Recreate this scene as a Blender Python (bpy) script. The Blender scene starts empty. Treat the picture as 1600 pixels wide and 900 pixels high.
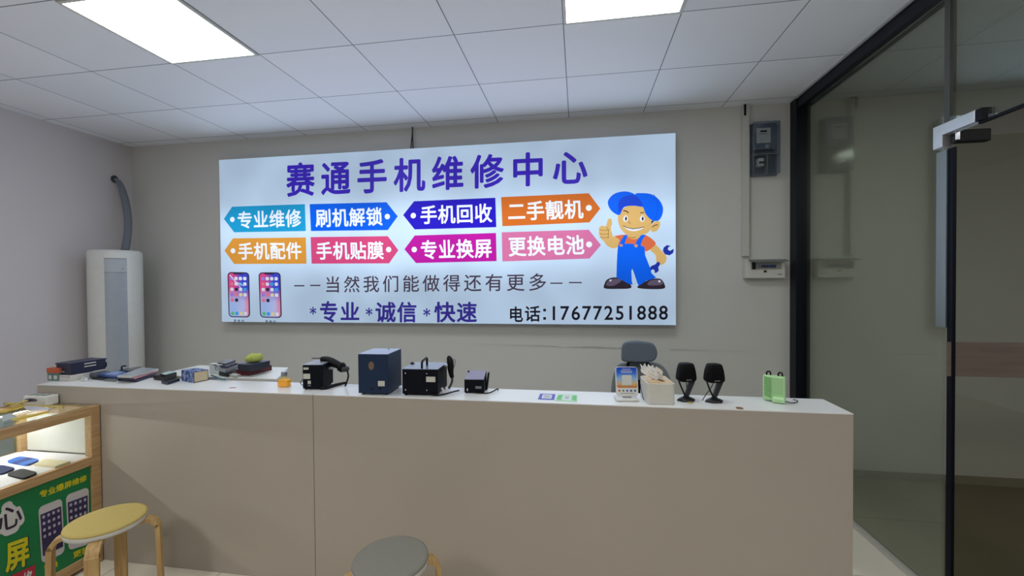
import bpy, bmesh, math, random
from mathutils import Vector, Matrix
random.seed(7)
PI = math.pi
R = math.radians
scn = bpy.context.scene
COL = scn.collection

# ------------------------------------------------------------------ camera
CAM = Vector((0.072, -3.606, 1.521))
FPX = 664.97
RIGHT = Vector((0.98798, 0.15439, -0.00808))
FWD = Vector((-0.15450, 0.98788, -0.01472))
UP = Vector((0.00571, 0.01579, 0.99986))
cd = bpy.data.cameras.new('camera')
cam = bpy.data.objects.new('camera', cd)
COL.objects.link(cam)
m = Matrix.Identity(4)
for i in range(3):
    m[i][0], m[i][1], m[i][2], m[i][3] = RIGHT[i], UP[i], -FWD[i], CAM[i]
cam.matrix_world = m
cd.sensor_width = 36.0
cd.lens = FPX / 1600 * 36
cd.clip_start = 0.05
scn.camera = cam


def at(u, v, ax, val):
    """world point where the photo's point (u, v) meets the plane ax = val"""
    d = FWD + RIGHT * ((u - 800) / FPX) + UP * ((450 - v) / FPX)
    i = 'xyz'.index(ax)
    return CAM + d * ((val - CAM[i]) / d[i])


# ------------------------------------------------------------------ materials
def lin(c):
    return tuple(((x / 255) / 12.92 if x / 255 <= 0.04045 else ((x / 255 + 0.055) / 1.055) ** 2.4) for x in c) + (1,)


_M = {}


def mat(name, rgb, rough=0.5, metal=0.0, var=0.06, scale=30.0, emit=0.0, spec=0.5, bump=0.0):
    if name in _M:
        return _M[name]
    mt = bpy.data.materials.new(name)
    mt.use_nodes = True
    nt = mt.node_tree
    b = nt.nodes['Principled BSDF']
    c = lin(rgb)
    b.inputs['Roughness'].default_value = rough
    b.inputs['Metallic'].default_value = metal
    b.inputs['Specular IOR Level'].default_value = spec
    tc = nt.nodes.new('ShaderNodeTexCoord')
    nz = nt.nodes.new('ShaderNodeTexNoise')
    nz.inputs['Scale'].default_value = scale
    nz.inputs['Detail'].default_value = 3
    nt.links.new(tc.outputs['Object'], nz.inputs['Vector'])
    mx = nt.nodes.new('ShaderNodeMix')
    mx.data_type = 'RGBA'
    mx.inputs[6].default_value = tuple(x * (1 - var) for x in c[:3]) + (1,)
    mx.inputs[7].default_value = tuple(min(1, x * (1 + var)) for x in c[:3]) + (1,)
    nt.links.new(nz.outputs['Fac'], mx.inputs[0])
    nt.links.new(mx.outputs[2], b.inputs['Base Color'])
    if emit:
        nt.links.new(mx.outputs[2], b.inputs['Emission Color'])
        b.inputs['Emission Strength'].default_value = emit
    if bump:
        bp = nt.nodes.new('ShaderNodeBump')
        bp.inputs['Strength'].default_value = bump
        bp.inputs['Distance'].default_value = 0.002
        nt.links.new(nz.outputs['Fac'], bp.inputs['Height'])
        nt.links.new(bp.outputs['Normal'], b.inputs['Normal'])
    _M[name] = mt
    return mt


def glass(name, tint=(235, 242, 236), fac=0.06, rough=0.0):
    mt = bpy.data.materials.new(name)
    mt.use_nodes = True
    nt = mt.node_tree
    nt.nodes.remove(nt.nodes['Principled BSDF'])
    out = nt.nodes['Material Output']
    tr = nt.nodes.new('ShaderNodeBsdfTransparent')
    tr.inputs[0].default_value = lin(tint)
    gl = nt.nodes.new('ShaderNodeBsdfGlossy')
    gl.inputs['Roughness'].default_value = rough
    gl.inputs[0].default_value = (0.9, 0.95, 0.92, 1)
    lw = nt.nodes.new('ShaderNodeLayerWeight')
    lw.inputs[0].default_value = 0.25
    mm = nt.nodes.new('ShaderNodeMath')
    mm.operation = 'MULTIPLY_ADD'
    mm.inputs[1].default_value = 0.35
    mm.inputs[2].default_value = fac
    mm.use_clamp = True
    nt.links.new(lw.outputs['Fresnel'], mm.inputs[0])
    mx = nt.nodes.new('ShaderNodeMixShader')
    nt.links.new(mm.outputs[0], mx.inputs[0])
    nt.links.new(tr.outputs[0], mx.inputs[1])
    nt.links.new(gl.outputs[0], mx.inputs[2])
    nt.links.new(mx.outputs[0], out.inputs[0])
    return mt


def backlight_group():
    g = bpy.data.node_groups.new('lightbox backlight', 'ShaderNodeTree')
    g.interface.new_socket('Strength', in_out='OUTPUT', socket_type='NodeSocketFloat')
    N, L = g.nodes, g.links
    go = N.new('NodeGroupOutput')
    geo = N.new('ShaderNodeNewGeometry')
    sx = N.new('ShaderNodeSeparateXYZ')
    L.new(geo.outputs['Position'], sx.inputs[0])

    def math_(op, a, b=None, c=None):
        n = N.new('ShaderNodeMath')
        n.operation = op
        for k, v in enumerate((a, b, c)):
            if v is None:
                continue
            if isinstance(v, (int, float)):
                n.inputs[k].default_value = v
            else:
                L.new(v, n.inputs[k])
        return n.outputs[0]
    X, Z = sx.outputs['X'], sx.outputs['Z']

    def band(src, c, w):
        d = math_('DIVIDE', math_('SUBTRACT', src, c), w)
        return math_('EXPONENT', math_('MULTIPLY', math_('MULTIPLY', d, d), -1.0))
    b1 = band(Z, 2.02, 0.22)
    b2 = band(Z, 1.72, 0.16)
    bx = band(X, -1.2, 1.6)
    nz = N.new('ShaderNodeTexNoise')
    nz.inputs['Scale'].default_value = 2.6
    nz.inputs['Detail'].default_value = 1.0
    L.new(geo.outputs['Position'], nz.inputs['Vector'])
    n = math_('SUBTRACT', nz.outputs['Fac'], 0.5)
    s = math_('MULTIPLY', math_('ADD', math_('MULTIPLY', b1, 0.60), math_('MULTIPLY', b2, 0.36)), math_('MULTIPLY_ADD', bx, 0.6, 0.5))
    s = math_('ADD', s, 0.70)
    s = math_('ADD', s, math_('MULTIPLY', n, 0.4))
    L.new(s, go.inputs[0])
    return g


BACK = backlight_group()


def printed(name, rgb, k=1.0):
    """film lit from behind by the light box"""
    if name in _M:
        return _M[name]
    mt = bpy.data.materials.new(name)
    mt.use_nodes = True
    nt = mt.node_tree
    b = nt.nodes['Principled BSDF']
    c = lin(rgb)
    b.inputs['Base Color'].default_value = tuple(x * 0.15 for x in c[:3]) + (1,)
    b.inputs['Roughness'].default_value = 0.45
    b.inputs['Specular IOR Level'].default_value = 0.2
    b.inputs['Emission Color'].default_value = c
    g = nt.nodes.new('ShaderNodeGroup')
    g.node_tree = BACK
    mm = nt.nodes.new('ShaderNodeMath')
    mm.operation = 'MULTIPLY'
    mm.inputs[1].default_value = k
    nt.links.new(g.outputs[0], mm.inputs[0])
    nt.links.new(mm.outputs[0], b.inputs['Emission Strength'])
    _M[name] = mt
    return mt


def ceiling_mat():
    mt = bpy.data.materials.new('ceiling tiles')
    mt.use_nodes = True
    nt = mt.node_tree
    N, L = nt.nodes, nt.links
    b = N['Principled BSDF']
    b.inputs['Roughness'].default_value = 0.55
    b.inputs['Specular IOR Level'].default_value = 0.3
    geo = N.new('ShaderNodeNewGeometry')
    sx = N.new('ShaderNodeSeparateXYZ')
    L.new(geo.outputs['Position'], sx.inputs[0])

    def M_(op, a, bb, c=None):
        n = N.new('ShaderNodeMath')
        n.operation = op
        for k, v in enumerate((a, bb, c)):
            if v is None:
                continue
            if isinstance(v, (int, float)):
                n.inputs[k].default_value = v
            else:
                L.new(v, n.inputs[k])
        return n.outputs[0]
    gx = M_('ABSOLUTE', M_('SUBTRACT', M_('FRACT', M_('DIVIDE', sx.outputs['X'], 0.6), 0), 0.5), 0)
    gy = M_('ABSOLUTE', M_('SUBTRACT', M_('FRACT', M_('DIVIDE', M_('ADD', sx.outputs['Y'], 1.31), 0.6), 0), 0.5), 0)
    mk = M_('GREATER_THAN', M_('MAXIMUM', gx, gy), 0.4955)
    wn = N.new('ShaderNodeTexWhiteNoise')
    cb = N.new('ShaderNodeCombineXYZ')
    L.new(M_('FLOOR', M_('DIVIDE', sx.outputs['X'], 0.6), 0), cb.inputs[0])
    L.new(M_('FLOOR', M_('DIVIDE', M_('ADD', sx.outputs['Y'], 1.31), 0.6), 0), cb.inputs[1])
    L.new(cb.outputs[0], wn.inputs['Vector'])
    mx0 = N.new('ShaderNodeMix')
    mx0.data_type = 'RGBA'
    mx0.inputs[6].default_value = lin((232, 237, 246))
    mx0.inputs[7].default_value = lin((238, 242, 250))
    L.new(wn.outputs['Value'], mx0.inputs[0])
    mx = N.new('ShaderNodeMix')
    mx.data_type = 'RGBA'
    L.new(mk, mx.inputs[0])
    L.new(mx0.outputs[2], mx.inputs[6])
    mx.inputs[7].default_value = lin((104, 108, 120))
    L.new(mx.outputs[2], b.inputs['Base Color'])
    nz = N.new('ShaderNodeTexNoise')
    nz.inputs['Scale'].default_value = 260
    L.new(geo.outputs['Position'], nz.inputs['Vector'])
    h = M_('SUBTRACT', M_('MULTIPLY', nz.outputs['Fac'], 0.25), mk)
    bp = N.new('ShaderNodeBump')
    bp.inputs['Strength'].default_value = 0.25
    bp.inputs['Distance'].default_value = 0.002
    L.new(h, bp.inputs['Height'])
    L.new(bp.outputs['Normal'], b.inputs['Normal'])
    return mt


def wall_mat(name, rgb, scuff=False):
    mt = bpy.data.materials.new(name)
    mt.use_nodes = True
    nt = mt.node_tree
    N, L = nt.nodes, nt.links
    b = N['Principled BSDF']
    b.inputs['Roughness'].default_value = 0.85
    b.inputs['Specular IOR Level'].default_value = 0.2
    geo = N.new('ShaderNodeNewGeometry')
    n1 = N.new('ShaderNodeTexNoise')
    n1.inputs['Scale'].default_value = 1.1
    n1.inputs['Detail'].default_value = 4
    L.new(geo.outputs['Position'], n1.inputs['Vector'])
    mx = N.new('ShaderNodeMix')
    mx.data_type = 'RGBA'
    c = lin(rgb)
    mx.inputs[6].default_value = tuple(x * 0.94 for x in c[:3]) + (1,)
    mx.inputs[7].default_value = tuple(min(1, x * 1.05) for x in c[:3]) + (1,)
    L.new(n1.outputs['Fac'], mx.inputs[0])
    outc = mx.outputs[2]
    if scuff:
        def M_(op, a, bb=None, cc=None):
            n = N.new('ShaderNodeMath')
            n.operation = op
            for k, v in enumerate((a, bb, cc)):
                if v is None:
                    continue
                if isinstance(v, (int, float)):
                    n.inputs[k].default_value = v
                else:
                    L.new(v, n.inputs[k])
            return n.outputs[0]
        sx = N.new('ShaderNodeSeparateXYZ')
        L.new(geo.outputs['Position'], sx.inputs[0])
        mp = N.new('ShaderNodeMapping')
        mp.inputs['Scale'].default_value = (3.5, 1, 60)
        L.new(geo.outputs['Position'], mp.inputs[0])
        n2 = N.new('ShaderNodeTexNoise')
        n2.inputs['Scale'].default_value = 1.0
        n2.inputs['Detail'].default_value = 3
        L.new(mp.outputs[0], n2.inputs['Vector'])
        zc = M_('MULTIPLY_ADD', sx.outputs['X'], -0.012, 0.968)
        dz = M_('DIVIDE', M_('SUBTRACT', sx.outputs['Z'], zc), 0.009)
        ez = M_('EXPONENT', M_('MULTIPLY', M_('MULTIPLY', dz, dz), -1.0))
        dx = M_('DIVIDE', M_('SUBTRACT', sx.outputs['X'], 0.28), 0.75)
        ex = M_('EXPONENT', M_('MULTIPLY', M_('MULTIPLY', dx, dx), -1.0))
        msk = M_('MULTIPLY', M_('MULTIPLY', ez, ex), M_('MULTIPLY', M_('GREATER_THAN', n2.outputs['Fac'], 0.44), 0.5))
        m2 = N.new('ShaderNodeMix')
        m2.data_type = 'RGBA'
        L.new(msk, m2.inputs[0])
        L.new(outc, m2.inputs[6])
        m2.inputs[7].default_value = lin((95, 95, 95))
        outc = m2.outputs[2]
    L.new(outc, b.inputs['Base Color'])
    n3 = N.new('ShaderNodeTexNoise')
    n3.inputs['Scale'].default_value = 90
    L.new(geo.outputs['Position'], n3.inputs['Vector'])
    bp = N.new('ShaderNodeBump')
    bp.inputs['Strength'].default_value = 0.08
    bp.inputs['Distance'].default_value = 0.003
    L.new(n3.outputs['Fac'], bp.inputs['Height'])
    L.new(bp.outputs['Normal'], b.inputs['Normal'])
    return mt


def tile_mat(name, rgb, joint, size):
    mt = bpy.data.materials.new(name)
    mt.use_nodes = True
    nt = mt.node_tree
    N, L = nt.nodes, nt.links
    b = N['Principled BSDF']
    b.inputs['Roughness'].default_value = 0.3
    geo = N.new('ShaderNodeNewGeometry')
    br = N.new('ShaderNodeTexBrick')
    br.offset = 0.0
    br.inputs['Scale'].default_value = 1.0
    br.inputs['Mortar Size'].default_value = 0.003
    br.inputs['Brick Width'].default_value = size
    br.inputs['Row Height'].default_value = size
    c = lin(rgb)
    br.inputs['Color1'].default_value = c
    br.inputs['Color2'].default_value = tuple(x * 0.94 for x in c[:3]) + (1,)
    br.inputs['Mortar'].default_value = lin(joint)
    L.new(geo.outputs['Position'], br.inputs['Vector'])
    L.new(br.outputs['Color'], b.inputs['Base Color'])
    return mt


def wood_mat(name, c1, c2, scale=6.0, axis=1):
    mt = bpy.data.materials.new(name)
    mt.use_nodes = True
    nt = mt.node_tree
    N, L = nt.nodes, nt.links
    b = N['Principled BSDF']
    b.inputs['Roughness'].default_value = 0.5
    tc = N.new('ShaderNodeTexCoord')
    mp = N.new('ShaderNodeMapping')
    s = [40, 40, 40]
    s[axis] = 3
    mp.inputs['Scale'].default_value = s
    L.new(tc.outputs['Object'], mp.inputs[0])
    nz = N.new('ShaderNodeTexNoise')
    nz.inputs['Scale'].default_value = scale / 4
    nz.inputs['Detail'].default_value = 4
    L.new(mp.outputs[0], nz.inputs['Vector'])
    cr = N.new('ShaderNodeValToRGB')
    cr.color_ramp.elements[0].position = 0.35
    cr.color_ramp.elements[1].position = 0.7
    cr.color_ramp.elements[0].color = lin(c1)
    cr.color_ramp.elements[1].color = lin(c2)
    L.new(nz.outputs['Fac'], cr.inputs[0])
    L.new(cr.outputs[0], b.inputs['Base Color'])
    return mt


# ------------------------------------------------------------------ mesh helpers
class MB:
    """collects shapes for ONE mesh object"""

    def __init__(self):
        self.bm = bmesh.new()
        self.slot = 0

    def _tag(self, verts):
        fs = set()
        for v in verts:
            fs.update(v.link_faces)
        for f in fs:
            f.material_index = self.slot
        return self

    def box(self, c, s, rz=0, bev=0.0, seg=2, rx=0, ry=0):
        r = bmesh.ops.create_cube(self.bm, size=1.0)
        vs = r['verts']
        M = Matrix.Translation(Vector(c)) @ Matrix.Rotation(rz, 4, 'Z') @ Matrix.Rotation(ry, 4, 'Y') @ Matrix.Rotation(rx, 4, 'X') @ Matrix.Diagonal((s[0], s[1], s[2], 1))
        bmesh.ops.transform(self.bm, matrix=M, verts=vs)
        if bev:
            es = set()
            for v in vs:
                es.update(v.link_edges)
            n0 = len(self.bm.faces)
            rr = bmesh.ops.bevel(self.bm, geom=list(es), offset=bev, segments=seg, affect='EDGES', profile=0.5)
            for f in rr['faces']:
                f.material_index = self.slot
            vs = [v for v in rr['verts']]
        return self._tag([v for v in vs if v.is_valid])

    def prism(self, pts, z0, z1, axis='z', bev=0.0):
        """polygon pts (a,b) extruded along axis from z0 to z1"""
        def P(a, b, h):
            return {'z': (a, b, h), 'y': (a, h, b), 'x': (h, a, b)}[axis]
        lo = [self.bm.verts.new(P(a, b, z0)) for a, b in pts]
        hi = [self.bm.verts.new(P(a, b, z1)) for a, b in pts]
        fs = [self.bm.faces.new(lo), self.bm.faces.new(hi)]
        n = len(pts)
        for i in range(n):
            fs.append(self.bm.faces.new((lo[i], lo[(i + 1) % n], hi[(i + 1) % n], hi[i])))
        for f in fs:
            f.material_index = self.slot
        bmesh.ops.recalc_face_normals(self.bm, faces=fs)
        if bev:
            es = set()
            for f in fs[:2]:
                es.update(f.edges)
            rr = bmesh.ops.bevel(self.bm, geom=list(es), offset=bev, segments=2, affect='EDGES', profile=0.5)
            for f in rr['faces']:
                f.material_index = self.slot
        return self

    def poly(self, pts3):
        f = self.bm.faces.new([self.bm.verts.new(p) for p in pts3])
        f.material_index = self.slot
        return self

    def tube(self, pts, r, n=10, smooth_path=True, caps=True):
        pts = [Vector(p) for p in pts]
        rs = r if isinstance(r, (list, tuple)) else [r] * len(pts)
        if smooth_path and len(pts) > 2:
            P, RR = [], []
            for i in range(len(pts) - 1):
                p0 = pts[max(i - 1, 0)]
                p1, p2 = pts[i], pts[i + 1]
                p3 = pts[min(i + 2, len(pts) - 1)]
                for k in range(6):
                    t = k / 6
                    P.append(0.5 * ((2 * p1) + (p2 - p0) * t + (2 * p0 - 5 * p1 + 4 * p2 - p3) * t * t + (3 * p1 - p0 - 3 * p2 + p3) * t ** 3))
                    RR.append(rs[i] + (rs[i + 1] - rs[i]) * t)
            P.append(pts[-1])
            RR.append(rs[-1])
            pts, rs = P, RR
        rings = []
        ref = None
        for i, p in enumerate(pts):
            d = (pts[min(i + 1, len(pts) - 1)] - pts[max(i - 1, 0)])
            if d.length < 1e-9:
                d = Vector((0, 0, 1))
            d.normalize()
            if ref is None:
                ref = d.orthogonal().normalized()
            ref = (ref - d * ref.dot(d))
            if ref.length < 1e-6:
                ref = d.orthogonal()
            ref.normalize()
            b = d.cross(ref)
            rings.append([self.bm.verts.new(p + (ref * math.cos(2 * PI * k / n) + b * math.sin(2 * PI * k / n)) * rs[i]) for k in range(n)])
        fs = []
        for a, b in zip(rings, rings[1:]):
            for k in range(n):
                f = self.bm.faces.new((a[k], a[(k + 1) % n], b[(k + 1) % n], b[k]))
                f.smooth = True
                fs.append(f)
        if caps:
            fs.append(self.bm.faces.new(list(reversed(rings[0]))))
            fs.append(self.bm.faces.new(rings[-1]))
        for f in fs:
            f.material_index = self.slot
        return self

    def lathe(self, prof, c=(0, 0, 0), n=40, a0=0.0, a1=2 * PI):
        full = abs(a1 - a0 - 2 * PI) < 1e-6
        m_ = n if full else n + 1
        rings = []
        for r, z in prof:
            rings.append([self.bm.verts.new((c[0] + r * math.cos(a0 + (a1 - a0) * k / n), c[1] + r * math.sin(a0 + (a1 - a0) * k / n), c[2] + z)) for k in range(m_)])
        fs = []
        for a, b in zip(rings, rings[1:]):
            for k in range(n):
                k2 = (k + 1) % m_
                f = self.bm.faces.new((a[k], a[k2], b[k2], b[k]))
                f.smooth = True
                fs.append(f)
        if full:
            fs.append(self.bm.faces.new(list(reversed(rings[0]))))
            fs.append(self.bm.faces.new(rings[-1]))
        for f in fs:
            f.material_index = self.slot
        return self

    def disc(self, c, r, axis='y', n=24, rb=None):
        rb = rb or r
        pts = []
        for k in range(n):
            a, b = r * math.cos(2 * PI * k / n), rb * math.sin(2 * PI * k / n)
            pts.append({'y': (c[0] + a, c[1], c[2] + b), 'x': (c[0], c[1] + a, c[2] + b), 'z': (c[0] + a, c[1] + b, c[2])}[axis])
        return self.poly(pts)

    def build(self, name, mats, parent=None, loc=None, world=False, recalc=True):
        if not isinstance(mats, (list, tuple)):
            mats = [mats]
        if world and parent is not None:
            o_ = parent
            off = Vector((0, 0, 0))
            while o_ is not None:
                off += o_.location
                o_ = o_.parent
            bmesh.ops.translate(self.bm, vec=-off, verts=self.bm.verts)
        if loc is not None and world:
            bmesh.ops.translate(self.bm, vec=-Vector(loc), verts=self.bm.verts)
        bmesh.ops.remove_doubles(self.bm, verts=self.bm.verts, dist=1e-6)
        if recalc:
            bmesh.ops.recalc_face_normals(self.bm, faces=self.bm.faces)
        me = bpy.data.meshes.new(name)
        self.bm.to_mesh(me)
        self.bm.free()
        for mm in mats:
            me.materials.append(mm)
        o = bpy.data.objects.new(name, me)
        COL.objects.link(o)
        if parent is not None:
            o.parent = parent
        if loc is not None:
            o.location = loc
        return o


def thing(name, label, cat, loc=(0, 0, 0), rz=0.0, group=None):
    o = bpy.data.objects.new(name, None)
    o.empty_display_size = 0.05
    COL.objects.link(o)
    o.location = loc
    o.rotation_euler = (0, 0, rz)
    return tag(o, label, cat, group)


def tag(o, label, cat, group=None):
    o['label'] = label
    o['category'] = cat
    if group:
        o['group'] = group
    return o


def struct(o, label=None):
    o['kind'] = 'structure'
    if label:
        o['label'] = label
    return o


# ------------------------------------------------------------------ lettering
_G = {}


def glyph(text, bold):
    key = (text, bold)
    if key not in _G:
        cu = bpy.data.curves.new('t', 'FONT')
        cu.body = text
        cu.size = 1.0
        cu.offset = bold
        cu.resolution_u = 3
        ob = bpy.data.objects.new('t', cu)
        COL.objects.link(ob)
        bpy.context.view_layer.update()
        me = bpy.data.meshes.new_from_object(ob.evaluated_get(bpy.context.evaluated_depsgraph_get()))
        vs = [(v.co.x, v.co.y) for v in me.vertices]
        fs = [tuple(p.vertices) for p in me.polygons]
        bpy.data.objects.remove(ob)
        bpy.data.curves.remove(cu)
        bpy.data.meshes.remove(me)
        _G[key] = (vs, fs)
    return _G[key]


def put_glyph(mb, text, f, bold=0.0, box=None, dep=Vector((0, -1, 0))):
    """f maps unit (s, t) to a 3-D point; box = (x0, y0, x1, y1) in em or None for the ink box"""
    vs0, fs0 = glyph(text, 0.0)
    if not vs0:
        return
    vs, fs = list(vs0), list(fs0)
    lay = [0] * len(vs0)
    cnt = 0
    rings = [bold] if bold < 0.06 else [bold * .4, bold * .75, bold]
    if bold > 0:
        for rr in rings:
            nn = 8 if bold < 0.06 else 14
            for k in range(nn):
                dx, dy_ = rr * math.cos(2 * PI * k / nn), rr * math.sin(2 * PI * k / nn)
                n0 = len(vs)
                cnt += 1
                lay += [cnt] * len(vs0)
                vs += [(x + dx, y + dy_) for x, y in vs0]
                fs += [tuple(i + n0 for i in p) for p in fs0]
    if box is None:
        xs = [v[0] for v in vs]
        ys = [v[1] for v in vs]
        box = (min(xs), min(ys), max(xs), max(ys))
    x0, y0, x1, y1 = box
    V = [mb.bm.verts.new(f((x - x0) / (x1 - x0), (y - y0) / (y1 - y0)) + dep * (1.5e-5 * k)) for (x, y), k in zip(vs, lay)]
    for p in fs:
        try:
            fc = mb.bm.faces.new([V[i] for i in p])
            fc.material_index = mb.slot
        except ValueError:
            pass


def quadmap(tl, tr, br, bl):
    def f(s, t):
        return (bl * (1 - s) + br * s) * (1 - t) + (tl * (1 - s) + tr * s) * t
    return f


def line(mb, text, q, bold=0.0, g=0.85, dep=Vector((0, -1, 0))):
    """spread one CJK line over the quad q; g = glyph width / pitch"""
    n = len(text)
    p = 1.0 / (n - 1 + g)
    for i, ch in enumerate(text):
        a, b = i * p, i * p + g * p
        put_glyph(mb, ch, lambda s, t: q(a + (b - a) * s, t), bold, None if ch in '一' else (EM[0], EM[1], EM[2], EM[3]), dep)


# measure the em box of a full CJK glyph once
def _em():
    xs0, ys0, xs1, ys1 = [], [], [], []
    for ch in '修维機赛通':
        vs, _ = glyph(ch, 0.0)
        xs0.append(min(v[0] for v in vs)); xs1.append(max(v[0] for v in vs))
        ys0.append(min(v[1] for v in vs)); ys1.append(max(v[1] for v in vs))
    return (min(xs0), min(ys0), max(xs1), max(ys1))


EM = _em()

# ------------------------------------------------------------------ common materials
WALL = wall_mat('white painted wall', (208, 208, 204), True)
WALL_L = wall_mat('white painted side wall', (212, 207, 210))
WALL_C = wall_mat('corridor plaster', (178, 177, 172))
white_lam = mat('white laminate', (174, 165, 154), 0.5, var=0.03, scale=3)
white_top = mat('white laminate top', (226, 227, 228), 0.3, var=0.02, scale=3)
gap_dark = mat('dark seam', (40, 34, 32), 0.8)
black_pl = mat('black plastic', (9, 10, 14), 0.5, spec=0.25)
black_mt = mat('black satin metal', (6, 10, 22), 0.55, spec=0.15)
black_rub = mat('black rubber', (10, 10, 13), 0.6, spec=0.25)
navy_fr = mat('navy powder coat', (5, 9, 24), 0.4, spec=0.25)
steel = mat('brushed steel', (205, 208, 214), 0.35, 0.75)
chrome = mat('chrome', (210, 210, 215), 0.15, 1.0)
white_pl = mat('white plastic', (222, 222, 218), 0.4)
off_white = mat('off white plastic', (205, 207, 204), 0.4)
grey_pl = mat('grey plastic', (120, 124, 130), 0.5)
label_w = mat('paper label', (205, 205, 195), 0.7)
GLASS = glass('clear glass', (243, 245, 240), 0.035)
GLASS2 = glass('showcase glass', (238, 243, 240), 0.02)
PINE = wood_mat('pale pine', (168, 133, 92), (192, 158, 112), axis=1)
BIRCH = wood_mat('birch plywood', (168, 134, 84), (196, 163, 108), axis=2)

# ================================================================== SETTING
FH = 2.888
XL, XG = -4.3, 1.739
floor_in = tile_mat('cream floor tiles', (230, 222, 206), (165, 155, 140), 0.6)
floor_co = mat('brown worn floor', (100, 88, 70), 0.6, var=0.12, scale=4)
fl = MB()
fl.poly([(XL, -6.5, 0), (XG, -6.5, 0), (XG, 0, 0), (XL, 0, 0)])
fl.slot = 1
fl.poly([(XG, -6.5, 0), (5.0, -6.5, 0), (5.0, 0, 0), (XG, 0, 0)])
struct(fl.build('floor', [floor_in, floor_co], recalc=False))
ce = MB()
ce.poly([(XL, -6.5, FH), (XL, 0, FH), (XG, 0, FH), (XG, -6.5, FH)])
ce.slot = 1
ce.poly([(XG, -6.5, FH), (XG, 0, FH), (5.0, 0, FH), (5.0, -6.5, FH)])
struct(ce.build('ceiling', [ceiling_mat(), mat('corridor ceiling', (150, 150, 142), 0.9)], recalc=False))
struct(MB().box(((XL + XG) / 2 - 0.05, 0.05, FH / 2), (XG - XL + 0.1, 0.1, FH)).build('wall_back', WALL))
struct(MB().box((XL - 0.05, -3.25, FH / 2), (0.1, 6.5, FH)).build('wall_left', WALL_L))
struct(MB().box((XG + 1.63, 0.05, FH / 2), (3.26, 0.1, FH)).build('wall_corridor', WALL_C))
struct(MB().box((5.05, -3.2, FH / 2), (0.1, 6.6, FH)).build('wall_right', WALL_C))
# skirting line of the corridor wall
struct(MB().box((3.37, -0.006, 0.03), (3.24, 0.012, 0.06)).build('baseboard_corridor', mat('dirty skirting', (120, 112, 98), 0.7)))

# glass partition: frame, fixed pane, transom pane, patch fitting
w = MB()
w.box((XG, -0.7, 1.42), (0.012, 1.32, 2.76))
win = struct(w.build('window_1', GLASS), 'tall fixed glass pane right of the counter')
MB().box((XG + 0.004, -0.052, FH / 2), (0.098, 0.098, FH - 0.004), bev=0.004).build('frame_post', navy_fr, win)
MB().box((XG + 0.004, -1.6, FH - 0.043), (0.085, 3.0, 0.084), bev=0.004).build('frame_header', navy_fr, win)
MB().box((XG - 0.047, -1.6, FH - 0.006), (0.012, 3.0, 0.01)).build('sealant_line', mat('grey sealant', (170, 172, 175), 0.6), win)
MB().box((XG, -2.24, 2.485), (0.012, 1.7, 0.63)).build('transom_pane', GLASS, win)
MB().box((XG, -1.375, 2.5), (0.014, 0.03, 0.6)).build('glass_joint', mat('grey silicone', (70, 72, 70), 0.6), win)
MB().box((XG, -0.73, 0.012), (0.03, 1.27, 0.022)).build('floor_channel', mat('pale aluminium', (200, 198, 190), 0.4, 0.3), win)
MB().box((XG - 0.002, -1.352, 1.7), (0.016, 0.056, 0.81)).build('pale_edge', glass('milky edge strip', (150, 160, 170), 0.22, 0.4), win)  # pale milky strip along the upper part of the pane's edge
pf = MB()
pf.prism([(-1.316, 2.226), (-1.529, 2.226), (-1.529, 2.176), (-1.368, 2.176), (-1.368, 2.122), (-1.316, 2.122)], XG - 0.02, XG + 0.02, 'x', 0.002)
pf.build('patch_fitting', steel, win)
MB().box((XG, -1.545, 2.2), (0.034, 0.03, 0.05)).build('patch_end_cap', black_mt, win)
MB().box((XG, -1.95, 2.172), (0.014, 0.84, 0.012)).build('transom_edge', black_mt, win)

# open glass door leaf
dy = -1.392
dr = struct(MB().box((XG + 0.455, dy, 1.085), (0.9, 0.012, 2.15)).build('door_1', GLASS), 'open frameless glass door leaf with brown grip band')
MB().box((XG + 0.004, dy, 1.06), (0.014, 0.03, 2.1), bev=0.002).build('edge_strip', black_mt, dr)
MB().box((XG + 0.075, dy, 2.157), (0.135, 0.034, 0.056), bev=0.006).build('pivot_clamp', black_rub, dr)
MB().box((XG + 0.01, dy - 0.018, 2.165), (0.014, 0.006, 0.05)).build('pivot_plate', chrome, dr)
MB().box((XG + 0.43, dy - 0.008, 1.155), (0.9, 0.006, 0.155)).build('grip_band', wood_mat('brown film band', (98, 88, 80), (112, 100, 90), axis=0), dr)

# ================================================================== CEILING LIGHTS
led_on = mat('lit diffuser', (246, 252, 246), 0.5, var=0.0, emit=11.0)


def ceiling_light(x, y, label):
    t = thing('ceiling_light', label, 'ceiling light', (x, y, FH), 0, 'square LED panels in the tile grid')
    fr = MB()
    for sx, sy, a, b in ((0, 0.29, 0.594, 0.016), (0, -0.29, 0.594, 0.016), (0.29, 0, 0.016, 0.566), (-0.29, 0, 0.016, 0.566)):
        fr.box((sx, sy, -0.0055), (a, b, 0.009))
    fr.build('frame', mat('white aluminium', (200, 203, 200), 0.4), t)
    MB().box((0, 0, -0.004), (0.564, 0.564, 0.006)).build('diffuser', led_on, t)
    return t


ceiling_light(-2.1, -1.61, 'lit square LED ceiling panel at left, above the showcase and stool')
ceiling_light(0.3, -1.61, 'lit square LED ceiling panel cut by the top frame edge, above the tissue box')

# ================================================================== LIGHTBOX SIGN
SY = -0.1


def S(u, v, k=0):
    p = at(u, v, 'y', SY)
    p.y = SY - 0.0012 * (k + 1)
    return p


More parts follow.
